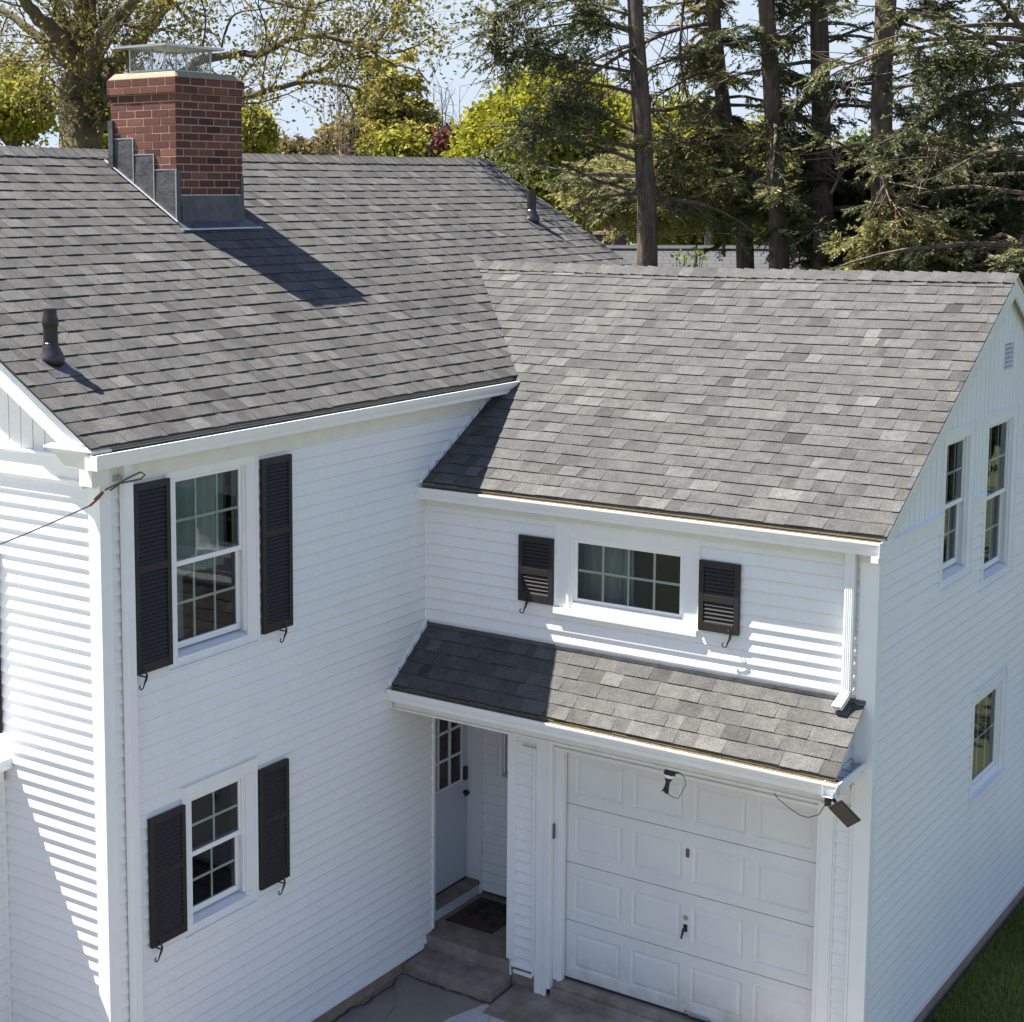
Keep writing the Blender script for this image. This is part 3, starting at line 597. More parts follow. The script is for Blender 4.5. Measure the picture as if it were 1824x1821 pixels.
mb = MB(); mb.box(.02, 4.03, -.545, -.525, 2.385, 2.59); mb.box(.02, 4.01, -.524, -.0, 2.40, 2.415); mb.box(4.01, 4.03, -.524, -.0, 2.385, 2.58); mb.box(.02, 4.0, -.56, -.545, 2.385, 2.405); part('entry_fascia', mb, 'trim_cream', bevel=.003)
mb, d = gutter((.02, -.661, 2.59), (4.13, -.661, 2.59), (0, -1, 0), wd=.116); gt = part('gutter', mb, 'trim'); gt['label'] = 'gutter along the entry roof, turning the corner'; d.build('debris', 'gutter_dirt', gt)
mb, d = gutter((4.146, -.66, 2.59), (4.146, -.03, 2.592), (1, 0, 0), wd=.116); mb.build('corner_gutter', 'trim', gt)
mb = MB(); mb.box(.03, 4.09, -.593, -.55, 2.598, 2.603); mb.build('drip_edge', 'drip_edge', gt); mb = MB(); mb.box(.03, 4.09, -.592, -.555, 2.56, 2.5975); mb.build('dirt_line', 'gutter_dirt', gt); mb = MB()
for k in range(3): mb = MB(); mb.box(4.035, 4.14, -.45 + k * .18, -.435 + k * .18, 2.575, 2.588); mb.build('bracket', 'galvanised', gt)
mb = MB(); mb.box(.014, .0195, -.661, -.545, 2.48, 2.59); mb.build('end_cap', 'trim', gt)
# downspouts
def downspout(pts, w_=.075, d_=.055, ridged=True, axis='x', label=None):
    mb = MB()
    for p, q in zip(pts[:-1], pts[1:]):
        p, q = np.array(p, float), np.array(q, float)
        a = np.array([w_ / 2, 0, 0]) if axis == 'x' else np.array([0, w_ / 2, 0]); dd = (q - p) / np.linalg.norm(q - p); b2 = np.cross(dd, a / (w_ / 2)) * d_ / 2
        mb.hexa([p - a - b2, p + a - b2, p + a + b2, p - a + b2, q - a - b2, q + a - b2, q + a + b2, q - a + b2])
        if ridged:
            for k in (-.6, -.2, .2, .6):
                c = a * k; e_ = a * .12; o = b2 * 1.12
                mb.hexa([p + c - e_ - o, p + c + e_ - o, p + c + e_ + o, p + c - e_ + o, q + c - e_ - o, q + c + e_ - o, q + c + e_ + o, q + c - e_ + o])
    o = part('downspout', mb, 'trim', bevel=.002)
    if label: o['label'] = label
downspout([(3.985, -.065, 4.26), (3.985, -.065, 3.16), (3.97, -.075, 3.10), (3.94, -.15, 3.02)], label='ridged downspout emptying onto the entry roof')
downspout([(.055, -3.96, 5.09), (.055, -3.96, -.15)], w_=.085, d_=.06, ridged=False, axis='y', label='plain downspout beside the main corner')
# ---- chimney
CXF, CYF, CXB, CYB = -2.286, -.81, -3.136, .15
mb = MB(); mb.box(CXB + .003, CXF - .003, CYF + .003, CYB - .003, 6.2, 8.1); chim = part('chimney', mb, 'mortar')
mb = MB(); r = random.Random(4); CH = .0735; zb = 8.11 - 27 * CH
for k in range(27):
    z = zb + k * CH; out_ = .022 if k >= 25 else 0
    for face in range(4):
        ln = (CYB - CYF) if face in (0, 2) else (CXF - CXB); ln += 2 * out_; u = -(.11 if (k + face) % 2 else 0); 
        while u < ln:
            a, b_ = max(0, u), min(ln, u + .206); u += .219
            if b_ - a < .02: continue
            tn = min(1, max(0, r.gauss(.5, .22))); z1_ = z + CH - .012; dp = .012 + out_
            if face == 0: bx = (CXF - .012, CXF + out_, CYF - out_ + a, CYF - out_ + b_)
            elif face == 1: bx = (CXB - out_ + a, CXB - out_ + b_, CYF - out_, CYF + .012)
            elif face == 2: bx = (CXB - out_, CXB + .012, CYF - out_ + a, CYF - out_ + b_)
            else: bx = (CXB - out_ + a, CXB - out_ + b_, CYB - .012, CYB + out_)
            j = r.uniform(-.0015, .0015)
            mb.box(bx[0], bx[1] + (j if face == 0 else 0), bx[2] + (j if face == 1 else 0), bx[3], z, z1_, tn)
mb.build('bricks', 'brick', chim, bevel=.002, recalc=False)
mb = MB(); o_ = .019; mb.box(CXB - o_, CXF + o_, CYF - o_, CYB + o_, zb + 25 * CH, 8.098); mb.build('corbel_mortar', 'mortar', chim)
mb = MB(); o_ = .024; i_ = -.03
mb.hexa([(CXB - o_, CYF - o_, 8.1), (CXF + o_, CYF - o_, 8.1), (CXF + o_, CYB + o_, 8.1), (CXB - o_, CYB + o_, 8.1), (CXB - i_, CYF - i_, 8.165), (CXF + i_, CYF - i_, 8.165), (CXF + i_, CYB + i_, 8.165), (CXB - i_, CYB + i_, 8.165)]); mb.build('crown', 'crown', chim, bevel=.015)
mb = MB(); cx0, cx1, cy0, cy1 = CXB + .20, CXF - .20, CYF + .08, CYB - .23; zt = 8.42
for x in (cx0, cx1):
    for y in (cy0, (cy0 + cy1) / 2 - .02, cy1): mb.box(x - .007, x + .007, y - .007, y + .007, 8.16, zt)
mb.box(cx0, cx1, cy0 - .004, cy0 + .004, 8.165, 8.19); mb.box(cx1 - .004, cx1 + .004, cy0, cy1, 8.165, 8.19)
lid = [(cx0 - .1, cy0 - .1), (cx1 + .1, cy0 - .1), (cx1 + .1, cy1 + .1), (cx0 - .1, cy1 + .1)]; md = ((cx0 + cx1) / 2, (cy0 + cy1) / 2)
for k in range(4):
    a, b_ = lid[k], lid[(k + 1) % 4]
    mb.poly([(a[0], a[1], zt), (b_[0], b_[1], zt), (md[0], md[1], zt + .014)]); mb.quad((a[0], a[1], zt), (b_[0], b_[1], zt), (b_[0], b_[1], zt - .022), (a[0], a[1], zt - .022))
mb.quad(*[(p[0], p[1], zt - .004) for p in lid]); mb.build('chimney_cap', 'galvanised', chim, recalc=False)
mb = MB()
def lattice(p, q, z0, z1):
    p, q = np.array(p), np.array(q); ln = np.linalg.norm(q - p); n = int(ln / .032); h = z1 - z0
    for k in range(-4, n + 4):
        for s_ in (1, -1):
            x0 = k * ln / n; x1 = x0 + s_ * h * .55; t0, t1 = 0, 1
            lo_, hi_ = sorted((x0, x1))
            if hi_ < 0 or lo_ > ln: continue
            def cl(t): return x0 + (x1 - x0) * t
            if x1 != x0:
                ta, tb = (0 - x0) / (x1 - x0), (ln - x0) / (x1 - x0); t0, t1 = max(0, min(ta, tb)), min(1, max(ta, tb))
            if t1 <= t0: continue
            A = p + (q - p) * cl(t0) / ln; Bq = p + (q - p) * cl(t1) / ln
            mb.tube([(A[0], A[1], z0 + h * t0), (Bq[0], Bq[1], z0 + h * t1)], .0013, 3, cap=False)
lattice((cx0, cy0), (cx1, cy0), 8.18, zt); lattice((cx1, cy0), (cx1, cy1), 8.18, zt); lattice((cx0, cy0), (cx0, cy1), 8.18, zt); lattice((cx0, cy1), (cx1, cy1), 8.18, zt)
mb.build('spark_screen', 'galvanised', chim, recalc=False)
# stepped lead flashing on the left face, apron at the foot
mb = MB(); yy = CYF; fl = MB()
for (xa, xb, zt_) in ((-3.09, -2.83, 7.54), (-2.83, -2.563, 7.385), (-2.563, CXF + .004, 7.238)):
    mb.hexa([(xa, yy - .012, mz(xa) + .01), (xb, yy - .012, mz(xb) + .01), (xb, yy + .001, mz(xb) + .01), (xa, yy + .001, mz(xa) + .01), (xa, yy - .006, zt_), (xb, yy - .01, zt_), (xb, yy + .001, zt_), (xa, yy + .001, zt_)])
    fl.box(xa, xb, yy - .011, yy - .001, zt_, zt_ + .009); fl.box(xb - .006, xb + .004, yy - .017, yy - .011, mz(xb) + .02, zt_)
mb.box(CXB - .012, CXB + .05, yy - .03, yy + .001, mz(CXB) - .02, 7.72)
for k in range(20):
    x = -3.2 + k * .047; fl.hexa([(x, yy - .03, mz(x) + .014), (x + .05, yy - .03, mz(x + .05) + .014), (x + .05, yy - .012, mz(x + .05) + .014), (x, yy - .012, mz(x) + .014), (x, yy - .026, mz(x) + .026), (x + .05, yy - .026, mz(x + .05) + .026), (x + .05, yy - .014, mz(x + .05) + .026), (x, yy - .014, mz(x) + .026)])
f0 = CXF
mb.hexa([(f0, yy - .006, 6.9), (f0 + .012, yy - .006, 6.72), (f0 + .012, yy + .05, 6.72), (f0, yy + .05, 6.9), (f0, yy - .006, 7.236), (f0 + .006, yy - .006, 7.236), (f0 + .006, yy + .05, 7.236), (f0, yy + .05, 7.236)])
mb.hexa([(f0, CYB - .04, 6.72), (f0 + .012, CYB - .04, 6.72), (f0 + .012, CYB + .012, 6.72), (f0, CYB + .012, 6.72), (f0, CYB - .03, 7.19), (f0 + .006, CYB - .03, 7.19), (f0 + .006, CYB + .006, 7.19), (f0, CYB + .006, 7.19)])
mb.box(CXB, CXF, CYB, CYB + .008, 6.7, 7.2); mb.box(CXF - .3, CXF + .0, CYB + .008, CYB + .012, 6.7, 7.16)
mb.hexa([(f0, yy + .05, mz(f0) + .012), (f0 + .03, yy + .05, mz(f0 + .03) + .016), (f0 + .03, CYB - .035, mz(f0 + .03) + .016), (f0, CYB - .035, mz(f0) + .012), (f0, yy + .05, 7.0), (f0 + .005, yy + .05, 7.0), (f0 + .005, CYB - .035, 7.0), (f0, CYB - .035, 7.0)])
xa = f0 + .13; mb.hexa([(f0, yy - .02, mz(f0) + .012), (xa, yy - .06, mz(xa) + .012), (xa, CYB + .13, mz(xa) + .012), (f0, CYB + .03, mz(f0) + .012), (f0, yy - .02, mz(f0) + .022), (xa, yy - .06, mz(xa) + .018), (xa, CYB + .13, mz(xa) + .018), (f0, CYB + .03, mz(f0) + .022)])
fl.hexa([(xa, yy - .1, mz(xa) + .012), (xa + .012, yy - .1, mz(xa + .012) + .012), (xa + .012, CYB + .14, mz(xa + .012) + .012), (xa, CYB + .14, mz(xa) + .012), (xa, yy - .1, mz(xa) + .021), (xa + .01, yy - .1, mz(xa + .01) + .018), (xa + .01, CYB + .14, mz(xa + .01) + .018), (xa, CYB + .14, mz(xa) + .021)])
fl.box(f0 + .001, f0 + .008, yy + .05, CYB - .04, 7.0, 7.009)
mb.build('lead_flashing', 'lead', chim); fl.build('flashing_edge', 'lead_edge', chim)
# ---- plumbing vents
def vent(x, y, rr, top, coupling):
    z = mz(x); mb = MB(); mb.tube([(x, y, z - .05), (x, y, top)], rr, 20)
    mb.tube([(x, y, top), (x, y, top + .001)], [rr, rr * .8], 20, cap=False)
    if coupling:
        mb = MB(); mb.tube([(x, y, z - .05), (x, y, top - .13)], rr, 20); mb.tube([(x, y, top - .135), (x, y, top - .125), (x, y, top - .085), (x, y, top - .055), (x, y, top)], [rr * 1.08, rr * 1.12, rr * 1.1, rr * .92, rr * .9], 20)
        mb.tube([(x, y, z + .13), (x, y, z + .12)], rr * 1.1, 20)
    o = part('vent_pipe', mb, 'vent_pipe', smooth=True); o.data.set_sharp_from_angle(angle=math.radians(35))
    b2 = MB(); n_ = np.array([sn, 0, cs]); c0 = np.array([x, y, z]) + n_ * .012
    b2.tube([c0 + n_ * .0, c0 + n_ * .018, c0 + n_ * .035 + np.array([-.012, 0, 0]), (x, y, z + .10), (x, y, z + .135)], [rr * 1.75, rr * 1.72, rr * 1.5, rr * 1.12, rr * 1.06], 24); b2.build('boot', 'boot', o, smooth=True)
    b3 = MB(); t_ = np.array([cs, 0, -sn]); yv = np.array([0, 1., 0])
    c = c0 + t_ * .05 - n_ * .004; w2, l2 = rr * 2.6, .17
    b3.hexa([c - yv * w2 - t_ * l2 * .5, c + yv * w2 - t_ * l2 * .5, c + yv * w2 + t_ * l2, c - yv * w2 + t_ * l2] + [q + n_ * .004 for q in (c - yv * w2 - t_ * l2 * .5, c + yv * w2 - t_ * l2 * .5, c + yv * w2 + t_ * l2, c - yv * w2 + t_ * l2)]); b3.build('flashing_plate', 'lead', o)
    return o
vent(-.735, -3.92, .055, 6.17, True)['label'] = 'near vent pipe with a coupling at its top'
vent(-2.165, 5.56, .055, 7.045, False)['label'] = 'far vent pipe near the rear edge of the main roof'
# ---- garage door
DX0, DX1, DY, DT = 1.43, 3.78, .11, 2.16
BD = wallbasis((0, DY, 0), '-Y'); mb = MB(); SH = DT / 4
def raised(mb, B, u0, u1, z0, z1):
    rs = [(0, 0), (.012, -.009), (.022, -.009), (.045, -.001), (.05, -.001)]
    for (a, da), (b_, db) in zip(rs[:-1], rs[1:]):
        o = [(u0 + a, z0 + a), (u1 - a, z0 + a), (u1 - a, z1 - a), (u0 + a, z1 - a)]; i = [(u0 + b_, z0 + b_), (u1 - b_, z0 + b_), (u1 - b_, z1 - b_), (u0 + b_, z1 - b_)]
        for k in range(4): mb.quad(B(*o[k], da), B(*o[(k + 1) % 4], da), B(*i[(k + 1) % 4], db), B(*i[k], db))
    mb.quad(B(u0 + .05, z0 + .05, -.001), B(u1 - .05, z0 + .05, -.001), B(u1 - .05, z1 - .05, -.001), B(u0 + .05, z1 - .05, -.001))
gd = MB()
for k in range(4):
    z0, z1 = .0 + k * SH + .003, (k + 1) * SH - .003; pz0, pz1 = z0 + .10, z1 - .105
    pu = [(1.525 + i * .563, 1.525 + i * .563 + .462) for i in range(4)]
    gd.quad(BD(DX0, z0, 0), BD(DX1, z0, 0), BD(DX1, pz0, 0), BD(DX0, pz0, 0)); gd.quad(BD(DX0, pz1, 0), BD(DX1, pz1, 0), BD(DX1, z1, 0), BD(DX0, z1, 0))
    e_ = [DX0] + [q for p in pu for q in p] + [DX1]
    for q in range(0, len(e_), 2): gd.quad(BD(e_[q], pz0, 0), BD(e_[q + 1], pz0, 0), BD(e_[q + 1], pz1, 0), BD(e_[q], pz1, 0))
    for p in pu: raised(gd, BD, p[0], p[1], pz0, pz1)
    gd.quad(BD(DX0, z0, 0), BD(DX1, z0, 0), BD(DX1, z0, -.03), BD(DX0, z0, -.03)); gd.quad(BD(DX0, z1, 0), BD(DX1, z1, 0), BD(DX1, z1 - .004, -.03), BD(DX0, z1 - .004, -.03))
gd.quad(BD(DX0, 0, -.02), BD(DX1, 0, -.02), BD(DX1, DT, -.02), BD(DX0, DT, -.02))
gdo = part('garage_door', gd, 'garage_door', recalc=False)
mb = MB(); mb.wbox(BD, 2.59, 2.62, 1.40, 1.475, 0, .012); mb.build('nameplate', 'cable_grey', gdo, bevel=.003)
mb = MB(); mb.tube([BD(2.60, .86, 0), BD(2.60, .86, .012)], .022, 14); mb.build('keyhole', 'galvanised', gdo)
mb = MB(); mb.wbox(BD, 2.585, 2.615, .74, .80, 0, .014); mb.tube([BD(2.60, .77, .01), BD(2.60, .77, .05), BD(2.585, .69, .055)], [.012, .012, .008], 8); mb.build('handle', 'black_iron', gdo)
mb = MB(); mb.wbox(BD, DX0 + .02, DX1 - .02, -.012, .0, -.01, .01); mb.build('rubber_seal', 'rubber', gdo)
mb = MB(); mb.tube([BD(2.62, .03, 0), BD(2.62, .03, .03)], .012, 8); mb.box(2.66, 2.84, .07, .10, .015, .03); mb.build('foot_bracket', 'galvanised', gdo)
# door surround
mb = MB(); mb.wbox(BG, 1.20, 1.32, -.2, 2.40, 0, .03); mb.wbox(BG, 1.215, 1.24, -.19, 2.40, .03, .037); mb.wbox(BG, 1.295, 1.32, -.19, 2.40, .03, .038)
mb.box(1.32, 1.36, -.03, .09, -.1, 2.40); mb.box(1.36, 1.445, .03, .095, -.02, 2.13); mb.box(1.405, 1.43, .015, .03, -.02, 2.13)
mb.wbox(BG, 3.80, 3.90, -.2, 2.40, 0, .03); mb.box(3.765, 3.80, -.02, .095, -.05, 2.40); mb.box(3.74, 3.765, .06, .105, 0, 2.13)
mb.wbox(BG, 1.36, 3.765, 2.12, 2.40, -.09, -.02); mb.wbox(BG, 1.36, 3.765, 2.12, 2.15, -.02, .0); mb.wbox(BG, .95, 4.02, 2.34, 2.399, .031, .05)
mb.wbox(BG, 4.035, 4.055, -.05, 2.39, .02, .035); mb.wbox(BG, 3.9005, 3.915, -.05, 2.2, .0, .026)
part('garage_door_frame', mb, 'trim', bevel=.004)
mb = MB(); mb.wbox(BG, .905, .99, .07, 2.40, .0, .026); mb.box(.905, .925, .0, .10, .07, 2.4); mb.wbox(BG, 1.175, 1.199, -.02, 2.1, .0, .035); mb.wbox(BG, .98, 1.18, -.05, -.02, 0, .03)
part('pier_corner_board', mb, 'trim', bevel=.003)
mb = MB(); mb.wbox(BG, 1.06, 1.199, 2.09, 2.11, .0, .04); mb.wbox(BG, 3.915, 4.03, 2.2, 2.215, .0, .035); part('channel_cap', mb, 'trim_cream')
mb = MB(); mb.box(1.361, 1.372, -.005, .028, 1.30, 1.44); kp = part('keypad', mb, 'bark_grey', bevel=.012)
# ---- entry recess
BE = wallbasis((0, 1.14, 0), '-Y'); WE = (.10, .80, 1.29, 2.3)
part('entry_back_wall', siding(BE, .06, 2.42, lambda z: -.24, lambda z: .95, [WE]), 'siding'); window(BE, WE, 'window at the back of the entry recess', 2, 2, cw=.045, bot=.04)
mb = MB(); mb.box(.925, .94, .0, 1.14, -.1, 2.42); mb.box(-.6, .94, .0, 1.2, 2.42, 2.43); part('entry_side_wall', mb, 'siding')
mb = MB(); mb.box(-.035, .025, .095, .12, .06, 2.4); part('entry_corner_board', mb, 'trim', bevel=.003)
mb = MB(); mb.box(-.30, -.20, 1.11, 1.14, .16, 2.4); mb.box(-.20, -.09, 1.115, 1.14, .16, 2.4); mb.box(-.30, -.04, .12, .235, .16, 2.4); mb.box(-.09, -.07, 1.10, 1.135, .03, 2.4); mb.box(-.3, -.2, .235, 1.11, 2.24, 2.4)
part('entry_door_frame', mb, 'trim', bevel=.003)
mb = MB(); mb.box(-.35, -.09, .12, 1.14, .02, .135); part('entry_kickboard', mb, 'entry_door', bevel=.003)
mb = MB(); mb.box(-.35, -.075, .12, 1.14, .1355, .16); part('entry_sill', mb, 'concrete_old', bevel=.004)
BDo = wallbasis((-.24, 0, 0), '+X'); mb = MB(); u0, u1, z0, z1 = .24, 1.10, .18, 2.235; g0, g1, h0, h1 = .37, .985, 1.22, 2.06
mb.wbox(BDo, u0, g0, z0, z1, -.04, 0); mb.wbox(BDo, g1, u1, z0, z1, -.04, 0); mb.wbox(BDo, g0, g1, h1, z1, -.04, 0); mb.wbox(BDo, g0, g1, z0, h0, -.04, 0)
mb.wbox(BDo, .36, .62, .42, 1.02, 0, .006); mb.wbox(BDo, .73, .99, .42, 1.02, 0, .006)
ed = part('entry_door', mb, 'entry_door', bevel=.004)
mb = MB(); gw = (g1 - g0) / 3; gh = (h1 - h0) / 3
for i in range(1, 3): mb.wbox(BDo, g0 + i * gw - .011, g0 + i * gw + .011, h0, h1, -.015, .008); mb.wbox(BDo, g0, g1, h0 + i * gh - .011, h0 + i * gh + .011, -.0145, .0075)
ring(mb, BDo, g0 - .015, g1 + .015, h0 - .015, h1 + .015, .02, 0, .012); mb.build('grille', 'sash_white', ed)
mb = MB(); mb.quad(BDo(g0, h0, -.012), BDo(g1, h0, -.012), BDo(g1, h1, -.012), BDo(g0, h1, -.012)); mb.build('pane', 'glass', ed, recalc=False)
mb = MB(); mb.quad(BDo(g0 - .1, h0 - .1, -.5), BDo(g1 + .1, h0 - .1, -.5), BDo(g1 + .1, h1 + .1, -.5), BDo(g0 - .1, h1 + .1, -.5)); mb.build('interior', 'interior', ed)
mb = MB(); mb.wbox(BDo, 1.02, 1.075, 1.20, 1.34, 0, .03); mb.build('lock', 'black_iron', ed, bevel=.01)
mb = MB(); mb.tube([BDo(1.05, 1.07, 0), BDo(1.05, 1.07, .05)], .022, 10); mb.tube([BDo(1.05, 1.07, .05), BDo(.98, 1.06, .055)], .009, 8); mb.build('handle', 'black_iron', ed)
mb = MB(); mb.wbox(BDo, u0, u1, .1605, .18, -.04, 0); mb.wbox(BDo, 1.1005, 1.109, .17, 2.23, -.05, -.02); mb.build('weatherstrip', 'rubber', ed)
# ---- side porch at the left edge
PX = -1.09; mb = MB(); BP = wallbasis((PX, 0, 0), '+X')
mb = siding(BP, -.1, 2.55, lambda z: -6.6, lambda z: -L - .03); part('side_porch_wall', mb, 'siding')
mb = MB(); mb.box(PX, PX + .02, -L - .045, -L - .012, -.1, 2.55); part('side_porch_trim', mb, 'trim', bevel=.003)
mb = MB(); mb.box(PX - 2.6, PX + .04, -6.65, -L - .045, 2.55, 2.66); mb.hexa([(PX - 2.6, -6.8, 2.66), (PX + .11, -6.8, 2.66), (PX + .11, -L - .012, 2.66), (PX - 2.6, -L - .012, 2.66), (PX - 2.6, -6.8, 2.69), (PX + .10, -6.8, 2.69), (PX + .10, -L - .012, 2.74), (PX - 2.6, -L - .012, 2.78)]); part('side_porch_roof', mb, 'trim')

# ------------------------------------------------------------------ things on and by the house
mb = MB(); mb.box(-.3, .92, .0, 1.16, -.5, .03); mb.box(-.05, .95, -.37, .0, -.5, -.095); mb.box(-.02, .0, -.01, 0, -.3, -.1)
o = mb.build('concrete_steps', 'concrete_old', bevel=.028, loc=(.4, -.2, -.22)); tag(o, 'two worn brown concrete steps up to the recessed entry door', 'steps')
mb = MB(); mb.box(-.02, .50, .38, 1.02, .031, .042); o = mb.build('doormat', 'doormat', bevel=.004, loc=(.24, .7, .031)); tag(o, 'dark leaf-patterned doormat on the entry landing', 'doormat')
# security camera under the eave
sc_ = tag(empty('security_camera', (2.72, -.5, 2.385)), 'black security camera with white ring hanging under the garage eave', 'camera')
def loc(p, o): return tuple(np.array(p) - np.array(o.location))
def lt(o, name, mat, fn, **k): mb = MB(); fn(mb); mb.v = [tuple(np.array(p) - np.array(o.location)) for p in mb.v]; return mb.build(name, mat, o, **k)
lt(sc_, 'mount', 'black_iron', lambda m: (m.box(2.69, 2.80, -.54, -.45, 2.36, 2.384), m.tube([(2.72, -.5, 2.365), (2.715, -.515, 2.33)], [.045, .05], 14)))
lt(sc_, 'ring', 'sash_white', lambda m: m.tube([(2.715, -.515, 2.33), (2.713, -.52, 2.305)], [.048, .042], 14), smooth=False)
lt(sc_, 'body', 'black_iron', lambda m: m.tube([(2.713, -.52, 2.305), (2.71, -.53, 2.27), (2.705, -.54, 2.225), (2.70, -.56, 2.185)], [.038, .018, .02, .032], 14))
lt(sc_, 'lead_wire', 'cable_grey', lambda m: m.tube([(2.80, -.5, 2.36), (2.84, -.5, 2.33), (2.855, -.5, 2.27), (2.82, -.5, 2.20), (2.79, -.5, 2.14), (2.75, -.52, 2.15), (2.71, -.55, 2.19)], .0035, 5), smooth=True)
so = tag(empty('solar_panel', (4.06, -.60, 2.44)), 'small tilted black solar panel wired to the garage gutter corner', 'solar panel')
c = np.array([4.20, -.64, 2.375]); a = np.array([.60, .36, -.72]); a /= np.linalg.norm(a); bb = np.array([.62, -.05, .50]); bb = bb - a * (a @ bb); bb /= np.linalg.norm(bb); nn = np.cross(a, bb)
def slab(m, ha, hb, t0, t1, c=c): m.hexa([c - a * ha - bb * hb + nn * t0, c + a * ha - bb * hb + nn * t0, c + a * ha + bb * hb + nn * t0, c - a * ha + bb * hb + nn * t0, c - a * ha - bb * hb + nn * t1, c + a * ha - bb * hb + nn * t1, c + a * ha + bb * hb + nn * t1, c - a * ha + bb * hb + nn * t1])
if nn[1] > 0: nn = -nn
lt(so, 'frame', 'black_iron', lambda m: slab(m, .105, .065, -.012, 0)); lt(so, 'solar_cell', 'solar_cell', lambda m: slab(m, .092, .053, .0, .002))
lt(so, 'bracket', 'black_iron', lambda m: (m.tube([(4.03, -.58, 2.42), (4.10, -.60, 2.455), c - a * .05 - nn * .01], .014, 8), m.box(4.03, 4.07, -.60, -.56, 2.39, 2.45)))
lt(so, 'lead_wire', 'cable_grey', lambda m: m.tube([(3.58, -.50, 2.385), (3.62, -.5, 2.33), (3.72, -.5, 2.27), (3.80, -.5, 2.235), (3.87, -.5, 2.23), (3.96, -.52, 2.28), (4.03, -.56, 2.40)], .004, 5), smooth=True)
# overhead service cable anchored at the corner
scb = tag(empty('service_cable', (.03, -4.0, 4.99)), 'thin overhead cable looped to an anchor by the upper corner of the house', 'cable')
P = [np.array([.06, -4.02, 4.98]), np.array([.10, -4.22, 4.93]), np.array([.13, -4.40, 4.85])]
p_end = at(-60, 1015, 9.5); p_end = np.array([P[2][0] * 0 - .55, -5.9, 4.45])
lt(scb, 'cable', 'cable_grey', lambda m: m.tube([P[2] + (p_end - P[2]) * s_ + np.array([0, 0, -.05 * math.sin(math.pi * s_)]) for s_ in np.linspace(0, 1.6, 16)], .006, 6), smooth=True)
lt(scb, 'clamp', 'cable_red', lambda m: m.tube([P[1] + (P[2] - P[1]) * .15, P[1] + (P[2] - P[1]) * .5, P[2]], [.012, .015, .011], 8), smooth=True)
lt(scb, 'loop', 'cable_grey', lambda m: m.tube([P[1], P[0] + (.04, .02, 0), (.12, -3.95, 5.0), (.125, -3.88, 5.015), (.13, -3.84, 4.99), (.125, -3.88, 4.965), (.11, -3.96, 4.96), (.09, -4.05, 4.955), P[1] + (0, .05, -.01)], .007, 6), smooth=True)
lt(scb, 'anchor', 'galvanised', lambda m: (m.tube([(0.02, -4.02, 4.985), (.07, -4.02, 4.985)], .014, 8), m.box(.02, .03, -4.07, -3.97, 4.96, 5.01)))

# ------------------------------------------------------------------ ground
GZ0 = -.22
mb = MB(); mb.quad((-900, -900, GZ0 - .02), (900, -900, GZ0 - .02), (900, 900, GZ0 - .02), (-900, 900, GZ0 - .02)); o = mb.build('ground', 'lawn'); tag(o, 'green grass ground around the house', 'ground', kind='structure')
mb = MB(); mb.quad((-.2, -14, GZ0), (4.7, -14, GZ0), (4.7, -.7, GZ0), (-.2, -.7, GZ0)); mb.quad((-.2, -.7, GZ0), (1.05, -.7, GZ0), (1.05, -.0, GZ0), (-.2, -.0, GZ0)); o = mb.build('driveway', 'asphalt'); tag(o, 'grey asphalt driveway in front of the steps', 'driveway', kind='structure')
mb = MB(); mb.hexa([(.98, -.66, -.24), (4.4, -.66, -.24), (4.4, .05, -.24), (.98, .05, -.24), (.98, -.66, GZ0 + .008), (4.4, -.66, GZ0 + .008), (4.4, .05, -.165), (.98, .05, -.165)]); mb.box(1.36, 3.8, .03, .3, -.3, -.02); mb.box(1.36, 3.8, -.03, .03, -.3, -.09)
o = mb.build('garage_apron', 'apron_concrete', bevel=.01); tag(o, 'stained brown concrete apron below the garage door', 'pavement', kind='structure')
mb = MB(); mb.poly([(.93, -.40, GZ0 + .012), (.80, -.85, GZ0 + .012), (.80, -1.6, GZ0 + .012), (2.0, -1.6, GZ0 + .012), (1.5, -.75, GZ0 + .012), (1.22, -.52, GZ0 + .014), (1.0, -.44, GZ0 + .014)]); o = mb.build('concrete_patch', 'light_concrete'); tag(o, 'pale grey concrete patch at the foot of the steps', 'pavement', kind='structure')
drv = bpy.data.objects['driveway']
def crack(pts, w_, seed):
    R = np.random.default_rng(seed); P_ = smooth_path_xy(pts, R); mb = MB()
    for (a, wa), (b_, wb) in zip(P_[:-1], P_[1:]):
        d = b_ - a; d = d / (np.linalg.norm(d) + 1e-9); n_ = np.array([-d[1], d[0]])
        mb.quad((*(a - n_ * wa * w_), GZ0 + .0135), (*(b_ - n_ * wb * w_), GZ0 + .0135), (*(b_ + n_ * wb * w_), GZ0 + .0135), (*(a + n_ * wa * w_), GZ0 + .0135))
    mb.build('crack', 'dirt_crack', drv, recalc=False)
def smooth_path_xy(pts, R):
    out_ = []
    for p, q in zip(pts[:-1], pts[1:]):
        for k in range(8): s_ = k / 8; out_.append((np.array(p) * (1 - s_) + np.array(q) * s_ + R.normal(0, .012, 2), abs(R.normal(1, .5)) + .15))
    out_.append((np.array(pts[-1]), .3)); return out_
crack([(.02, -1.9), (.03, -1.2), (.06, -.62), (-.02, -.42)], .008, 1); crack([(-.02, -.385), (.45, -.385), (.96, -.385)], .007, 2); crack([(.97, -.38), (1.0, -.1), (.96, .0)], .007, 3); crack([(1.36, -.24), (2.0, -.28), (2.6, -.25), (3.6, -.27)], .006, 4)
crack([(.06, -.62), (.3, -.9), (.42, -1.3), (.7, -1.7)], .002, 5); crack([(1.02, -.42), (1.2, -.9), (1.1, -1.6)], .002, 6)
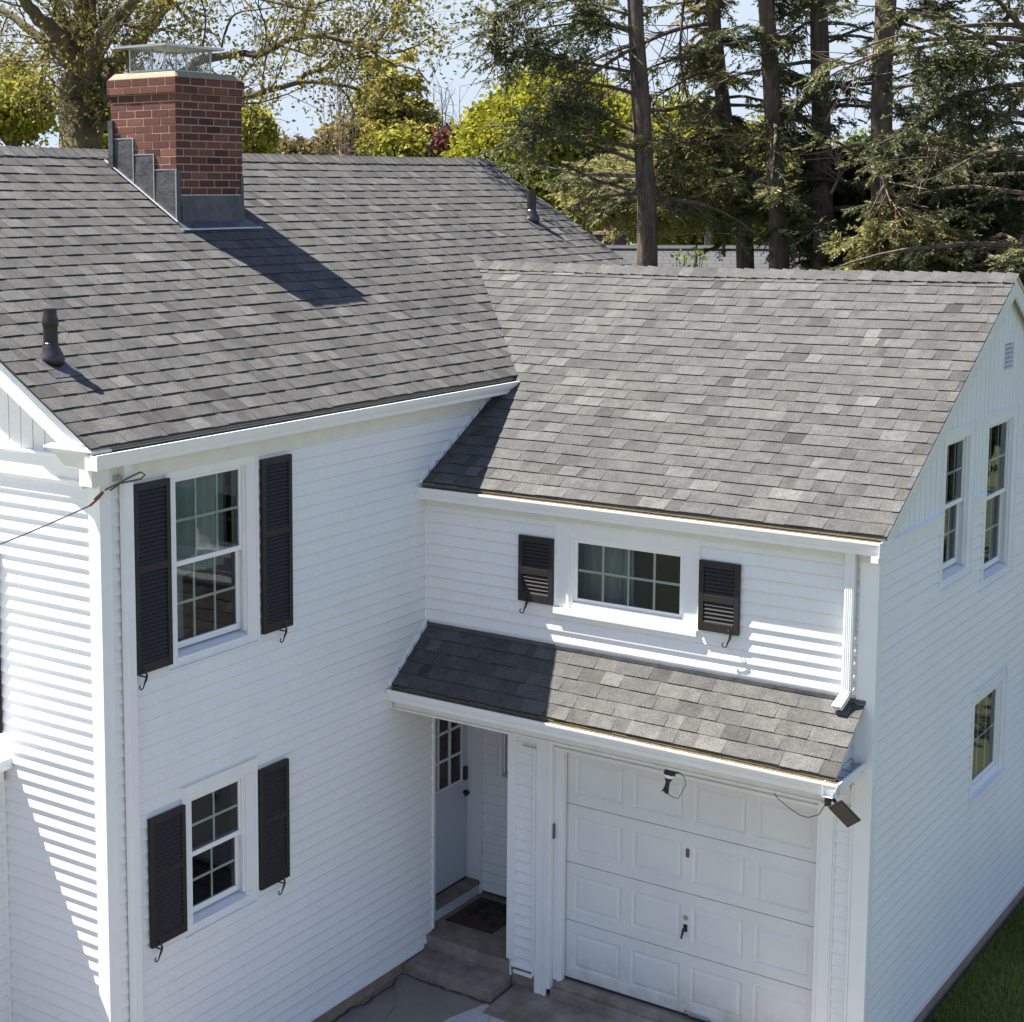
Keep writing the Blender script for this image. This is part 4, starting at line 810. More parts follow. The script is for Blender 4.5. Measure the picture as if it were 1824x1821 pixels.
# second road/driveway out in front: seen only reflected in the glass
mb = MB(); mb.quad((-60, -34, GZ0), (90, -34, GZ0), (90, -27, GZ0), (-60, -27, GZ0)); o = mb.build('road', 'asphalt'); tag(o, 'street running past the front lawn', 'road', kind='structure')
mb = MB(); r = np.random.default_rng(5)
n = 90000; x = 4.2 + r.random(n) ** 1.2 * 3.2; y = r.random(n) * 8.2
tt = []
for i in range(n):
    h = .035 + .03 * r.random(); an = r.random() * 6.28; w2 = .0055; dx, dy = math.cos(an) * w2, math.sin(an) * w2; lx, ly = r.normal(0, .018), r.normal(0, .018)
    mb.poly([(x[i] - dx, y[i] - dy, GZ0 - .02), (x[i] + dx, y[i] + dy, GZ0 - .02), (x[i] + lx, y[i] + ly, GZ0 - .02 + h)], min(1, max(0, .45 + .25 * math.sin(x[i] * 2.1 + 1) * math.sin(y[i] * 1.7) + r.normal(0, .22))))
o = mb.build('lawn_grass', 'grass_blade', recalc=False); tag(o, 'dark green mown grass beside the garage side wall', 'grass', kind='stuff')
# far wooded hill
mb = MB(); nx = 160
pts = []
for j, (D, zf) in enumerate(((380, 0), (400, .62), (425, .95), (460, 1.0), (520, 0))):
    row = []
    for i in range(nx + 1):
        u = -400 + i * 2600 / nx; p = at(u, 350, D)
        hh = 11 + 3.5 * math.exp(-((u - 560) / 130) ** 2) - 2.5 * math.sin(u / 260.) + 1.0 * math.sin(u / 23.) * math.sin(u / 11. + j) + rng.normal(0, .45)
        row.append((p[0], p[1], GZ0 - 1 + zf * (hh + 7.2)))
    pts.append(row)
for j in range(4):
    for i in range(nx): mb.quad(pts[j][i], pts[j][i + 1], pts[j + 1][i + 1], pts[j + 1][i])
o = mb.build('hill', 'wooded_hill', recalc=False); tag(o, 'distant wooded hill on the horizon', 'hill', kind='structure')

# ------------------------------------------------------------------ neighbouring houses and pole
def far_house(name, label, u0, u1, vr, D, run, rise, roofmat, wallh=None, gable_u=None, tilt=0.):
    A = at(u0, vr[0], D); Bp = at(u1, vr[1], D + tilt); zr = (A[2] + Bp[2]) / 2; A[2] = Bp[2] = zr
    ax = (Bp - A); ln = np.linalg.norm(ax); ax /= ln; dn = np.cross(ax, [0, 0, 1]); dn /= np.linalg.norm(dn)
    if dn @ (CAM - A) < 0: dn = -dn
    base = np.array([(A[0] + Bp[0]) / 2, (A[1] + Bp[1]) / 2, GZ0]); root = tag(empty(name, tuple(base)), label, 'house')
    ze = zr - rise; me = bpy.data.meshes.new('roof'); V = []; F = []; UV = []
    for s_ in (1, -1):
        i = len(V); q = [A + dn * s_ * (run + .3) - [0, 0, rise * (run + .3) / run], Bp + dn * s_ * (run + .3) - [0, 0, rise * (run + .3) / run], Bp, A]
        q = [q[0] - ax * .3, q[1] + ax * .3, q[2] + ax * .3, q[3] - ax * .3]
        V += [tuple(p - base) for p in q]; F.append((i, i + 1, i + 2, i + 3)); sl_ = math.hypot(run, rise); UV += [(0, 0), (ln, 0), (ln, sl_), (0, sl_)]
    me.from_pydata(V, [], F); me.materials.append(MATS[roofmat]); uvl = me.uv_layers.new(name='UVMap')
    for k, q in enumerate(UV): uvl.data[k].uv = q
    ro = bpy.data.objects.new('roof', me); COL.objects.link(ro); ro.parent = root
    md = ro.modifiers.new('thick', 'SOLIDIFY'); md.thickness = .12; md.offset = -1
    mb = MB()
    c = [A + dn * run, Bp + dn * run, Bp - dn * run, A - dn * run]
    lo_ = [np.array([p[0], p[1], GZ0]) - base for p in c]; hi_ = [np.array([p[0], p[1], ze - .13]) - base for p in c]
    for k in range(4): mb.quad(lo_[k], lo_[(k + 1) % 4], hi_[(k + 1) % 4], hi_[k])
    for p, e1_, e2_ in ((A, 0, 3), (Bp, 1, 2)): mb.poly([hi_[e1_], hi_[e2_], p - base - [0, 0, .13]])
    mb.build('wall', 'far_wall', root, recalc=False)
    rc = MB(); rc.tube([A - base + [0, 0, .02] - ax * .3, Bp - base + [0, 0, .02] + ax * .3], .07, 6); rc.build('ridge_cap', 'far_roof', ro)
    return root, A, Bp, base, ax, dn
hroot, A, Bp, hb, ax, dn = far_house('house', 'neighbouring house with pale grey shingle roof seen through the trunks', 1060, 1560, (437, 452), 42, 4.2, 2.6, 'far_shingle')
c = at(1089, 437, 43.5) - hb; mb = MB(); mb.box(c[0] - .3, c[0] + .3, c[1] - .28, c[1] + .28, c[2] - 1.5, c[2] + .28); ch = mb.build('chimney', 'brick_dark', hroot)
mb = MB(); mb.box(c[0] - .36, c[0] + .36, c[1] - .34, c[1] + .34, c[2] + .28, c[2] + .36); mb.build('crown', 'crown', ch)
mb = MB(); mb.tube([(c[0] - .1, c[1], c[2] + .36), (c[0] - .1, c[1], c[2] + .75)], .13, 8); mb.build('flue', 'copper_old', ch)
hr2, *_ = far_house('house', 'farther house with brown shingle roof beyond the grey roofed one', 1205, 1308, (420, 421), 62, 4, 2.2, 'far_shingle_brown', tilt=.6)
pb = at(1265, 350, 56); pole = tag(empty('utility_pole', (pb[0], pb[1], GZ0)), 'wooden utility pole with cables behind the conifer trunks', 'pole')
mb = MB(); mb.tube([(0, 0, 0), (0, 0, 7.6)], [.17, .13], 10); mb.build('pole', 'bark_grey', pole); mb = MB(); mb.tube([(.25, 0, 6.8), (.25, 0, 7.5)], .16, 10); mb.build('transformer', 'galvanised', pole)
mb = MB(); ln_ = RT * np.array([1, 1, 0])
for k, z in enumerate((6.2, 5.95, 5.5)): mb.tube([np.array([0, 0, z]) + ln_ * s_ * 25 + np.array([0, 0, .35 * abs(s_) * (1 - abs(s_)) * -4]) for s_ in np.linspace(-1, 1, 21)], .022, 4)
mb.build('cable', 'cable_grey', pole)

# ------------------------------------------------------------------ trees
def np_mesh(name, V, F3, F4, tone, mat, parent):
    """V (n,3); F3/F4 index arrays; tone per face"""
    me = bpy.data.meshes.new(name); n3, n4 = len(F3), len(F4)
    me.vertices.add(len(V)); me.vertices.foreach_set('co', np.asarray(V, np.float32).ravel())
    idx = np.concatenate([np.asarray(F3, np.int32).ravel(), np.asarray(F4, np.int32).ravel()]) if n3 and n4 else np.asarray(F3 if n3 else F4, np.int32).ravel()
    me.loops.add(len(idx)); me.loops.foreach_set('vertex_index', idx)
    st = np.concatenate([np.arange(n3) * 3, n3 * 3 + np.arange(n4) * 4]).astype(np.int32); me.polygons.add(n3 + n4); me.polygons.foreach_set('loop_start', st)
    me.update(calc_edges=True); a_ = me.attributes.new('tone', 'FLOAT', 'FACE'); a_.data.foreach_set('value', np.asarray(tone, np.float32))
    me.materials.append(MATS[mat]); o = bpy.data.objects.new(name, me); COL.objects.link(o); o.parent = parent; return o
def unit(v): return v / (np.linalg.norm(v, axis=-1, keepdims=True) + 1e-9)
def leaves(C, size, R, tone_mu=.5, tone_sd=.22, up=None, aspect=.6):
    """one folded-diamond leaf (two triangles -> quad) per centre"""
    n = len(C); a = unit(R.normal(size=(n, 3))); b_ = unit(np.cross(a, R.normal(size=(n, 3)))); s = size * R.uniform(.6, 1.35, (n, 1))
    V = np.stack([C - a * s, C - b_ * s * aspect, C + a * s, C + b_ * s * aspect], 1).reshape(-1, 3); F = np.arange(n * 4).reshape(-1, 4)
    tm = tone_mu if np.ndim(tone_mu) else np.full(n, tone_mu)
    return V, F, np.clip(tm + R.normal(0, tone_sd, n), 0, 1)
def smooth_path(pts, n=4, jit=0, R=rng):
    pts = [np.array(p, float) for p in pts]; out_ = []
    for i in range(len(pts) - 1):
        p0, p1, p2, p3 = pts[max(i - 1, 0)], pts[i], pts[i + 1], pts[min(i + 2, len(pts) - 1)]
        for k in range(n):
            s = k / n; q = .5 * ((2 * p1) + (p2 - p0) * s + (2 * p0 - 5 * p1 + 4 * p2 - p3) * s * s + (3 * p1 - p0 - 3 * p2 + p3) * s ** 3); out_.append(q + (R.normal(0, jit, 3) if jit else 0))
    out_.append(pts[-1]); return out_
# ---- deciduous tree with limbs traced at their own depth
def limb_tree(name, label, base, limbs, seed, leafmat_, barkmat, twig_len=1.6, twigs_per_m=2.4, leaf_n=8, leaf_size=.045, group=None, cat='tree', tmin=0.):
    R = np.random.default_rng(seed); root = tag(empty(name, (base[0], base[1], GZ0)), label, cat, group); b0 = np.array([base[0], base[1], GZ0])
    tr = MB(); cen = []; 
    def grow(p, d, ln, r_, depth):
        n = max(3, int(ln / .22)); path = [p]; dd = d.copy()
        for k in range(n):
            dd = unit(dd + R.normal(0, .16, 3) + np.array([0, 0, .05])); path.append(path[-1] + dd * ln / n)
        tr.tube(path, list(np.linspace(r_, r_ * .35, len(path))), 4 if depth else 5, cap=False)
        if depth == 0 or ln < .45:
            for q in path[1:]:
                if R.random() < .8: cen.append(q + R.normal(0, .05, 3))
        if depth > 0:
            for q in path[1:]:
                for _ in range(2 if R.random() < .5 else 1):
                    sd = unit(np.cross(dd, R.normal(size=3))); grow(q, unit(dd * .6 + sd * R.uniform(.5, 1.1)), ln * R.uniform(.3, .5), r_ * .45, depth - 1)
    for pts, rad, tw in limbs:
        sp = smooth_path([np.array(p) for p in pts], 4, 0, R); rr = np.interp(np.linspace(0, 1, len(sp)), np.linspace(0, 1, len(rad)), rad); sp = [p + R.normal(0, .15, 3) * r0_ for p, r0_ in zip(sp, rr)]
        tr.tube(sp, list(rr), 12 if rad[0] > .12 else 7)
        if tw:
            for i in range(1, len(sp)):
                seg = sp[i] - sp[i - 1]; sl_ = np.linalg.norm(seg)
                for _ in range(R.poisson(sl_ * twigs_per_m * tw)):
                    p = sp[i - 1] + seg * R.random(); dd = unit(seg); sd = unit(np.cross(dd, R.normal(size=3))); grow(p, unit(sd + dd * .7 + np.array([0, 0, .15])), twig_len * R.uniform(.4, 1.2), min(.018, rr[i] * .4), 1 if R.random() < .8 else 0)
    tr.v = [tuple(np.array(p) - b0) for p in tr.v]; tr.build('trunk', barkmat, root, smooth=True, recalc=False)
    cen = np.array(cen); C = np.repeat(cen, leaf_n, 0) + R.normal(0, .085, (len(cen) * leaf_n, 3))
    V, F, T = leaves(C, leaf_size, R, np.repeat(np.clip(R.normal(.5, .22, len(cen)), 0, 1), leaf_n), .12); np_mesh('crown', V - b0, [], F, T, leafmat_, root); return root, cen
DM = 27.0; mp = FPX ** -1
def px(D): return D / FPX
def LB(pts, w, tw=1.0, D=DM):
    """pts: (u, v[, depth offset]) ; w: widths in photo pixels"""
    P_ = [at(p[0], p[1], D + (p[2] if len(p) > 2 else 0)) for p in pts]; return (P_, [x * px(D) / 2 for x in w], tw)
tb = at(143, 350, DM); tbase = [tb[0], tb[1], GZ0]
limbs = [([tuple(tbase), tuple(at(143, 300, DM)), tuple(at(142, 250, DM)), tuple(at(140, 180, DM)), tuple(at(142, 120, DM)), tuple(at(150, 60, DM)), tuple(at(152, 0, DM)), tuple(at(150, -150, DM)), tuple(at(170, -320, DM))], [x * px(DM) / 2 for x in (86, 74, 66, 64, 52, 42, 36, 28, 10)], 1.6),
 LB([(150, 140), (112, 100, .3), (60, 62, .8), (20, 28, 1.2), (-60, -20, 2)], (34, 26, 17, 13, 6)), LB([(140, 110), (95, 55, -.4), (50, 10, -.8), (10, -50, -1)], (38, 28, 20, 12)), LB([(145, 90), (110, 30, .6), (100, -20, 1), (80, -90, 1)], (28, 20, 16, 8)),
 LB([(155, 130), (180, 85, -.5), (200, 45, -1), (238, 0, -1.6), (275, -60, -2), (300, -150, -2)], (42, 34, 30, 22, 16, 8)), LB([(160, 215), (180, 150, .5), (212, 105, 1), (252, 58, 1.4), (298, 2, 1.8), (350, -70, 2.2), (380, -200, 2)], (54, 42, 36, 31, 28, 20, 8)),
 LB([(168, 170), (250, 165, -1), (330, 128, -1.8), (360, 108, -2), (405, 98, -2.2), (470, 94, -2.6), (522, 68, -3), (580, 65, -3.4), (640, 79, -3.6), (668, 95, -3.8)], (22, 19, 17, 16, 12, 11, 10, 9, 7, 4)),
 LB([(165, 225), (250, 215, -.6), (340, 195, -1), (435, 173, -1.6), (490, 158, -1.9), (545, 146, -2.1), (600, 150, -2.4), (640, 160, -2.6)], (22, 19, 16, 12, 10, 7, 6, 4)),
 LB([(530, 147, -2.1), (545, 132, -2.2), (575, 122, -2.4), (590, 108, -2.6), (600, 85, -3)], (9, 8, 7, 6, 4)), LB([(575, 122, -2.4), (620, 108, -2.6), (655, 100, -2.8)], (5, 5, 3)),
 LB([(538, 66, -3), (545, 30, -3), (556, -10, -3), (560, -80, -3)], (5, 5, 4, 2)), LB([(660, 92, -3.8), (690, 50, -4), (705, 10, -4), (730, -50, -4)], (5, 4, 4, 2)), LB([(668, 92, -3.8), (700, 95, -4.2), (735, 85, -4.5), (760, 70, -5)], (5, 4, 3, 2)),
 LB([(305, 0, 1.8), (330, 28, 1.5), (352, 48, 1.3), (382, 62, 1), (395, 85, .8)], (8, 6, 5, 4, 3)), LB([(395, 85, .8), (402, 55, .8), (420, 25, .6), (470, 16, .3), (520, 10, 0)], (4, 5, 4, 3, 2)), LB([(350, -70, 2.2), (440, -60, 1), (540, -40, -.5), (640, -30, -1.5), (740, -20, -2.5)], (14, 10, 8, 6, 3)),
 LB([(275, -60, -2), (380, -30, -3), (470, 0, -3.6), (560, 20, -4)], (10, 8, 5, 3)), LB([(600, 150, -2.4), (620, 175, -2.5), (632, 205, -2.4)], (4, 3, 2)), LB([(668, 95, -3.8), (680, 125, -3.9), (700, 150, -4)], (4, 3, 2)), LB([(640, 75, -3.6), (690, 110, -4), (740, 125, -4.3), (765, 150, -4.6)], (4, 3, 3, 2))]
limb_tree('maple_tree', 'big spreading maple with mossy trunk and sparse spring leaves behind the chimney', tb, limbs, 3, 'leaf_spring', 'bark_maple', twig_len=1.6, twigs_per_m=3.4, leaf_n=7, leaf_size=.034)
# ---- rounded leafy crown built from leaf clumps filling irregular lobes
def blob_tree(name, label, u, vtop, vbot, wpx, D, seed, lm, bm, n=26000, ls=.10, lobes=16, group=None, cat='tree', trunk_r=.22, squash=1., density=.55):
    R = np.random.default_rng(seed); c = at(u, (vtop + vbot) / 2, D); rx = wpx * px(D) / 2; rz = abs(vbot - vtop) * px(D) / 2; root = tag(empty(name, (c[0], c[1], GZ0)), label, cat, group); b0 = np.array([c[0], c[1], GZ0])
    tr = MB(); tr.tube([(0, 0, 0), (.1, 0, max(.4, (c[2] - rz - GZ0))), (0, .1, c[2] - GZ0 + rz * .5)], [trunk_r, trunk_r * .7, trunk_r * .2], 9); LC = []; LR = []
    for k in range(lobes):
        d = unit(R.normal(size=3)); d[2] = abs(d[2]) * .9 - .3 if R.random() < .8 else d[2]; p = c + d * np.array([rx, rx, rz]) * R.uniform(.35, .78); rr = R.uniform(.28, .5); LC.append(p); LR.append(rr)
        tr.tube(smooth_path([np.array([0, 0, max(.3, (c[2] - rz * .7 - GZ0))]), (p - b0) * np.array([.4, .4, 1]) - [0, 0, rz * .3], p - b0], 3), list(np.linspace(trunk_r * .45, .02, 7)), 5)
    tr.build('trunk', bm, root, smooth=True, recalc=False)
    LC = np.array(LC); LR = np.array(LR); nc = n // 14; k = R.integers(0, lobes, nc); dd = unit(R.normal(size=(nc, 3))); rad = (R.random((nc, 1)) ** density)
    cc = LC[k] + dd * rad * LR[k][:, None] * np.array([rx, rx, rz]) * 1.05; tone = R.normal(.5, .2, nc)
    C = np.repeat(cc, 14, 0) + R.normal(0, ls * 1.9, (nc * 14, 3)); V, F, T = leaves(C, ls, R, np.repeat(tone, 14), .12, aspect=.7); np_mesh('crown', V - b0, [], F, T, lm, root); return root
blob_tree('maple_tree', 'bright lime green round maple beyond the rear edge of the main roof', 985, 98, 480, 370, 58, 31, 'leaf_lime', 'bark_maple', n=130000, ls=.095, lobes=40, density=.45)
blob_tree('maple_tree', 'lime and green leafy tree behind the second and third conifer trunks', 1250, 165, 500, 300, 60, 32, 'leaf_lime', 'bark_maple', n=80000, ls=.11, lobes=30, density=.5)
blob_tree('leafy_tree', 'mid green leafy tree showing between the third and fourth conifer trunks', 1420, 225, 500, 230, 56, 33, 'leaf_yellowgreen', 'bark_maple', n=60000, ls=.10, lobes=24, density=.5)
blob_tree('leafy_tree', 'dark green leafy tree in the gap right of the fourth conifer trunk', 1560, 215, 480, 240, 54, 34, 'leaf_green', 'bark_maple', n=36000, ls=.10, lobes=16)
blob_tree('leafy_tree', 'green leafy tree at the far right behind the conifers', 1760, 230, 500, 240, 50, 35, 'leaf_green', 'bark_maple', n=36000, ls=.10, lobes=16)
blob_tree('leafy_tree', 'yellow green tree low at the left behind the big maple', 25, 100, 300, 190, 46, 36, 'leaf_yellowgreen', 'bark_maple', n=15000, ls=.07, lobes=26, density=.9)
blob_tree('leafy_tree', 'small yellow green tree between the big maple trunk and the chimney', 190, 150, 300, 90, 44, 37, 'leaf_lime', 'bark_maple', n=9000, ls=.085, lobes=10)
blob_tree('leafy_tree', 'green young tree just right of the chimney', 445, 180, 300, 80, 44, 38, 'leaf_yellowgreen', 'bark_maple', n=9000, ls=.08, lobes=10)
blob_tree('shrub', 'tan budding bush below the left side of the pine', 640, 200, 300, 150, 62, 39, 'leaf_tan', 'bark_grey', n=9000, ls=.10, lobes=14, cat='bush', density=.9)
blob_tree('shrub', 'olive green bush below the pine trunk', 715, 225, 305, 130, 60, 40, 'leaf_yellowgreen', 'bark_grey', n=7000, ls=.10, lobes=12, cat='bush', density=.8)
blob_tree('shrub', 'dark reddish purple leafed bush left of the lime green maple', 808, 222, 310, 70, 60, 41, 'leaf_red', 'bark_grey', n=8000, ls=.09, lobes=10, cat='bush')
blob_tree('shrub', 'pale tan bush on the horizon nearest the chimney', 530, 250, 300, 130, 80, 42, 'leaf_tan', 'bark_grey', n=8000, ls=.12, lobes=12, cat='bush')
for k, (x_, y_) in enumerate(((8.8, 19), (11.5, 27), (13.5, 37))):
    R_ = np.random.default_rng(90 + k); rt_ = tag(empty('leafy_tree', (x_, y_, GZ0)), ('nearest', 'middle', 'farthest')[k] + ' leafy tree past the side lawn, showing only as a reflection in the gable windows', 'tree'); mb = MB(); mb.tube([(0, 0, 0), (.1, 0, 4), (0, 0, 7)], [.25, .18, .08], 9); mb.build('trunk', 'bark_maple', rt_, smooth=True)
    cc_ = unit(R_.normal(size=(900, 3))) * R_.random((900, 1)) ** .5 * np.array([3.2, 3.2, 3.6]) + np.array([0, 0, 6]); C_ = np.repeat(cc_, 12, 0) + R_.normal(0, .25, (10800, 3)); V, F, T = leaves(C_, .14, R_); np_mesh('crown', V, [], F, T, 'leaf_green', rt_)
# bare shrubs (twigs only)
def bare_shrub(label, u, vtop, wpx, D, seed, mat='bark_dead'):
    R = np.random.default_rng(seed); c = at(u, vtop, D); root = tag(empty('bare_shrub', (c[0], c[1], GZ0)), label, 'bush'); H = c[2] - GZ0; mb = MB()
    for k in range(34):
        an = R.random() * 6.28; ln = R.uniform(.75, 1.05); sp_r = wpx * px(D) / 2 * R.random()
        top = np.array([math.cos(an) * sp_r, math.sin(an) * sp_r, H * ln]); mid_ = top * np.array([.45, .45, .6]) + R.normal(0, .12, 3); P_ = smooth_path([(0, 0, 0), mid_, top], 5, .03, R); mb.tube(P_, list(np.linspace(.035, .009, len(P_))), 4, cap=False)
        for q in P_[4:]:
            d = unit(R.normal(size=3) + np.array([0, 0, .9])); mb.tube([q, q + d * .35, q + d * .7 + R.normal(0, .06, 3)], [.012, .009, .006], 3, cap=False)
    mb.build('stems', mat, root, recalc=False)
bare_shrub('leafless brown shrub left of the pine', 610, 165, 110, 60, 51); bare_shrub('leafless pale shrub between the pine and the red bush', 785, 178, 90, 63, 52, 'bark_grey')
# ---- conifers
def sprays(origin, dirs, lens, R, per=18, nl=.13, nw=.014, droop=.35):
    """needle sprays along straight twigs: thin triangles to both sides"""
    n = len(origin); tpos = R.random((n, per, 1)); d = dirs[:, None, :]; o_ = origin[:, None, :] + d * lens[:, None, None] * tpos; o_ = o_ + np.array([0, 0, -1.]) * droop * lens[:, None, None] * tpos ** 2 * .5
    side = unit(np.cross(dirs, np.array([0, 0, 1.]) + R.normal(0, .25, (n, 3))))[:, None, :]; sg_ = np.where(R.random((n, per, 1)) < .5, -1., 1.)
    nd = unit(d * .8 + side * sg_ * .8 + R.normal(0, .28, (n, per, 3)) + np.array([0, 0, -.25])); ll = nl * R.uniform(.5, 1.3, (n, per, 1)) * (1.1 - .5 * tpos)
    w_ = unit(np.cross(nd, R.normal(size=(n, per, 3)))) * nw * R.uniform(.6, 1.3, (n, per, 1))
    V = np.stack([o_ - w_ * .5, o_ + nd * ll * .45 + w_, o_ + nd * ll, o_ + nd * ll * .45 - w_], 2).reshape(-1, 3); F = np.arange(n * per * 4).reshape(-1, 4)
    return V, F
def conifer(name, label, tpath, tw, seed, mat, bark_='bark_hemlock', zr=(3, 12), nb=50, bl=(1.4, 3.2), twn=16, per=34, twl=.5, droop=.25, group=None, nl=.105, nw=.011, bare=.06, skip=None, D=28., azb=None, zpow=1., taper=0., cat='tree', tonesh=0., hug=0):
    """tpath: trunk points as (u, v); placed D metres away and carried down to the ground"""
    R = np.random.default_rng(seed); P_ = [at(u, v, D) for u, v in tpath]; b0 = np.array([P_[0][0], P_[0][1], GZ0]); root = tag(empty(name, tuple(b0)), label, cat, group)
    P_ = [b0 + np.array([0, 0, 0])] + P_; P_[0] = np.array([P_[1][0] + (P_[1][0] - P_[2][0]) * .6, P_[1][1] + (P_[1][1] - P_[2][1]) * .6, GZ0]); sp = smooth_path(P_, 5, .0, R); zz = np.array([p[2] for p in sp]); rr = np.interp(np.linspace(0, 1, len(sp)), np.linspace(0, 1, len(tw) + 1), [tw[0] * 1.15 * px(D) / 2] + [x * px(D) / 2 for x in tw])
    tr = MB(); tr.tube([p - b0 for p in sp], list(rr * (1 + R.normal(0, .03, len(rr)))), 14); o_t = tr.build('trunk', bark_, root, smooth=True, recalc=False)
    xs = np.array([p[0] for p in sp]); ys = np.array([p[1] for p in sp]); bm_ = MB(); O_, D_, L_, T_ = [], [], [], []
    for k in range(nb + hug):
        z = zr[0] + (zr[1] - zr[0]) * R.random() ** zpow if k < nb else R.uniform(6.5, 12); p = np.array([np.interp(z, zz, xs), np.interp(z, zz, ys), z]); an = R.random() * 2 * math.pi if azb is None else azb[0] + R.normal(0, azb[1])
        d = np.array([math.cos(an), math.sin(an), R.uniform(-.08, .35)]); d = unit(d); ln = R.uniform(*bl) * (1 - taper * (z - zr[0]) / (zr[1] - zr[0])); dead = R.random() < bare
        if k >= nb: ln = R.uniform(.2, .5); dead = False
        m_ = 9; path = [p]; dd = d.copy()
        for q in range(m_): dd = unit(dd + R.normal(0, .09, 3) - np.array([0, 0, droop * .16])); path.append(path[-1] + dd * ln / m_)
        r0_ = .011 * ln + .012; bm_.tube([q - b0 for q in path], list(np.linspace(r0_, .005, m_ + 1)), 5, cap=False); bt = R.normal(.42 + tonesh, .16)
        for q in range(2, m_ + 1):
            ntw = twn / m_ * (1.2 if q > 3 else .6)
            for _ in range(R.poisson(ntw * (.35 if dead else 1))):
                f = R.random(); o1 = path[q - 1] + (path[q] - path[q - 1]) * f; sd = unit(np.cross(dd, [0, 0, 1.])) * (1 if R.random() < .5 else -1); dv = unit(dd * R.uniform(.3, 1) + sd * R.uniform(.3, 1.1) + np.array([0, 0, R.uniform(-.45, .2)])); tl = twl * R.uniform(.45, 1.25) * (1.15 - .35 * q / m_)
                bm_.tube([o1 - b0, o1 + dv * tl * .9 - [0, 0, .04] - b0], [.006, .003], 3, cap=False)
                if not dead or R.random() < .15: O_.append(o1); D_.append(dv); L_.append(tl); T_.append(bt + R.normal(0, .08))
    bm_.build('branches', bark_, root, recalc=False)
    O_, D_, L_, T_ = np.array(O_), np.array(D_), np.array(L_), np.array(T_)
    # secondary fans on every twig
    O2 = O_ + D_ * L_[:, None] * R.uniform(.2, .8, (len(O_), 1)); D2 = unit(D_ + R.normal(0, .55, D_.shape)); V1, F1 = sprays(O_, D_, L_, R, per, nl, nw); V2, F2 = sprays(O2, D2, L_ * .6, R, per, nl, nw)
    V = np.concatenate([V1, V2]); F = np.concatenate([F1, F2 + len(V1)]); T = np.concatenate([np.repeat(T_, per), np.repeat(T_, per)]); T = np.clip(T + R.normal(0, .16, len(T)), 0, 1)
    np_mesh('crown', V - b0, [], F, T, mat, root); return root, b0, sp
GRP = 'tall conifers behind the garage'
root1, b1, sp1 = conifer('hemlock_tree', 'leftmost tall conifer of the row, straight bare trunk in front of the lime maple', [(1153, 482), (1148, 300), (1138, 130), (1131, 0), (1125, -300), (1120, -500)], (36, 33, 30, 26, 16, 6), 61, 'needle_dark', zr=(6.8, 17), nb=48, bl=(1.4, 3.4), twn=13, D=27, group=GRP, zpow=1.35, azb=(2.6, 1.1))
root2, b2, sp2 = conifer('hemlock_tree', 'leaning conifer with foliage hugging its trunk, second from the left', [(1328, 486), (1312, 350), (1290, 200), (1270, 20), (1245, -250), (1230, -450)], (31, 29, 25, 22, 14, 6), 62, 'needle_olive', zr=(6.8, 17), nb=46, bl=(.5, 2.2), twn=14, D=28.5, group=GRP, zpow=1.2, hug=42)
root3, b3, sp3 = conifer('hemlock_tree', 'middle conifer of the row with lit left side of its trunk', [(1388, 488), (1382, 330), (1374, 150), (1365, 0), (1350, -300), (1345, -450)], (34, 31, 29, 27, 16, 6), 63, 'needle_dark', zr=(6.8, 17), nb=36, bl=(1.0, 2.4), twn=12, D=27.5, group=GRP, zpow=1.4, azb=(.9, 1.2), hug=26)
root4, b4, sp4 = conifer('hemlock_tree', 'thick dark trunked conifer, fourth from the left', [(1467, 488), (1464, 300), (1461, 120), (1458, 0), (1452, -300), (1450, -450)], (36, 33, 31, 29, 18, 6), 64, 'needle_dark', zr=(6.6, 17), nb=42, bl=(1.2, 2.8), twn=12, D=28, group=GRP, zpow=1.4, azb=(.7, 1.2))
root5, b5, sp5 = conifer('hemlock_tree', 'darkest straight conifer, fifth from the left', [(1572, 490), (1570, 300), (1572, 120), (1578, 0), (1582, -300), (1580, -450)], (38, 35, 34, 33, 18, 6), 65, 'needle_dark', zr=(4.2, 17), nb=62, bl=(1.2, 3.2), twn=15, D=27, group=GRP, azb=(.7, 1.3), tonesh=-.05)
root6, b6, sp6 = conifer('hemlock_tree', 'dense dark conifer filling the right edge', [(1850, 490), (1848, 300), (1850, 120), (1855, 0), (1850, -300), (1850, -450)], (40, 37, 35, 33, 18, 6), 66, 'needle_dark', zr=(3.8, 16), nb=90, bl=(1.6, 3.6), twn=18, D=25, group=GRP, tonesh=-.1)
# lower, bushier hemlocks between the trunks
def under(label, u, vtop, D, seed, nb, bl, mat='needle_olive', ts=0., g='understorey hemlocks', z0=3.6):
    zt_ = at(u, vtop, D)[2]; conifer('young_hemlock', label, [(u, 480), (u, (480 + vtop) / 2), (u, vtop)], (3.5, 3, 2), seed, mat, zr=(z0, zt_ - .1), nb=nb, bl=bl, twn=22, D=D, group=g, bare=.03, zpow=.9, tonesh=ts, taper=.55)
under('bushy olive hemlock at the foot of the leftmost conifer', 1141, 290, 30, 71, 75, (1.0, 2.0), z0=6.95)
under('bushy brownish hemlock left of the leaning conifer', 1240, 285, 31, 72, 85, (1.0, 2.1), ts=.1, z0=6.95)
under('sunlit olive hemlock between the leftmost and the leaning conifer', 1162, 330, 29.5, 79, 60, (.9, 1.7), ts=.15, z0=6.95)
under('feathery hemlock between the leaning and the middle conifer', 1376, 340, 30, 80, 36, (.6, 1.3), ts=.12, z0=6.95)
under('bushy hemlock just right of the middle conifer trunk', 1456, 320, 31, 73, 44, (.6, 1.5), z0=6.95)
under('dark bushy hemlock right of the fourth conifer trunk', 1525, 250, 29, 74, 90, (1.2, 2.3), 'needle_dark', .05)
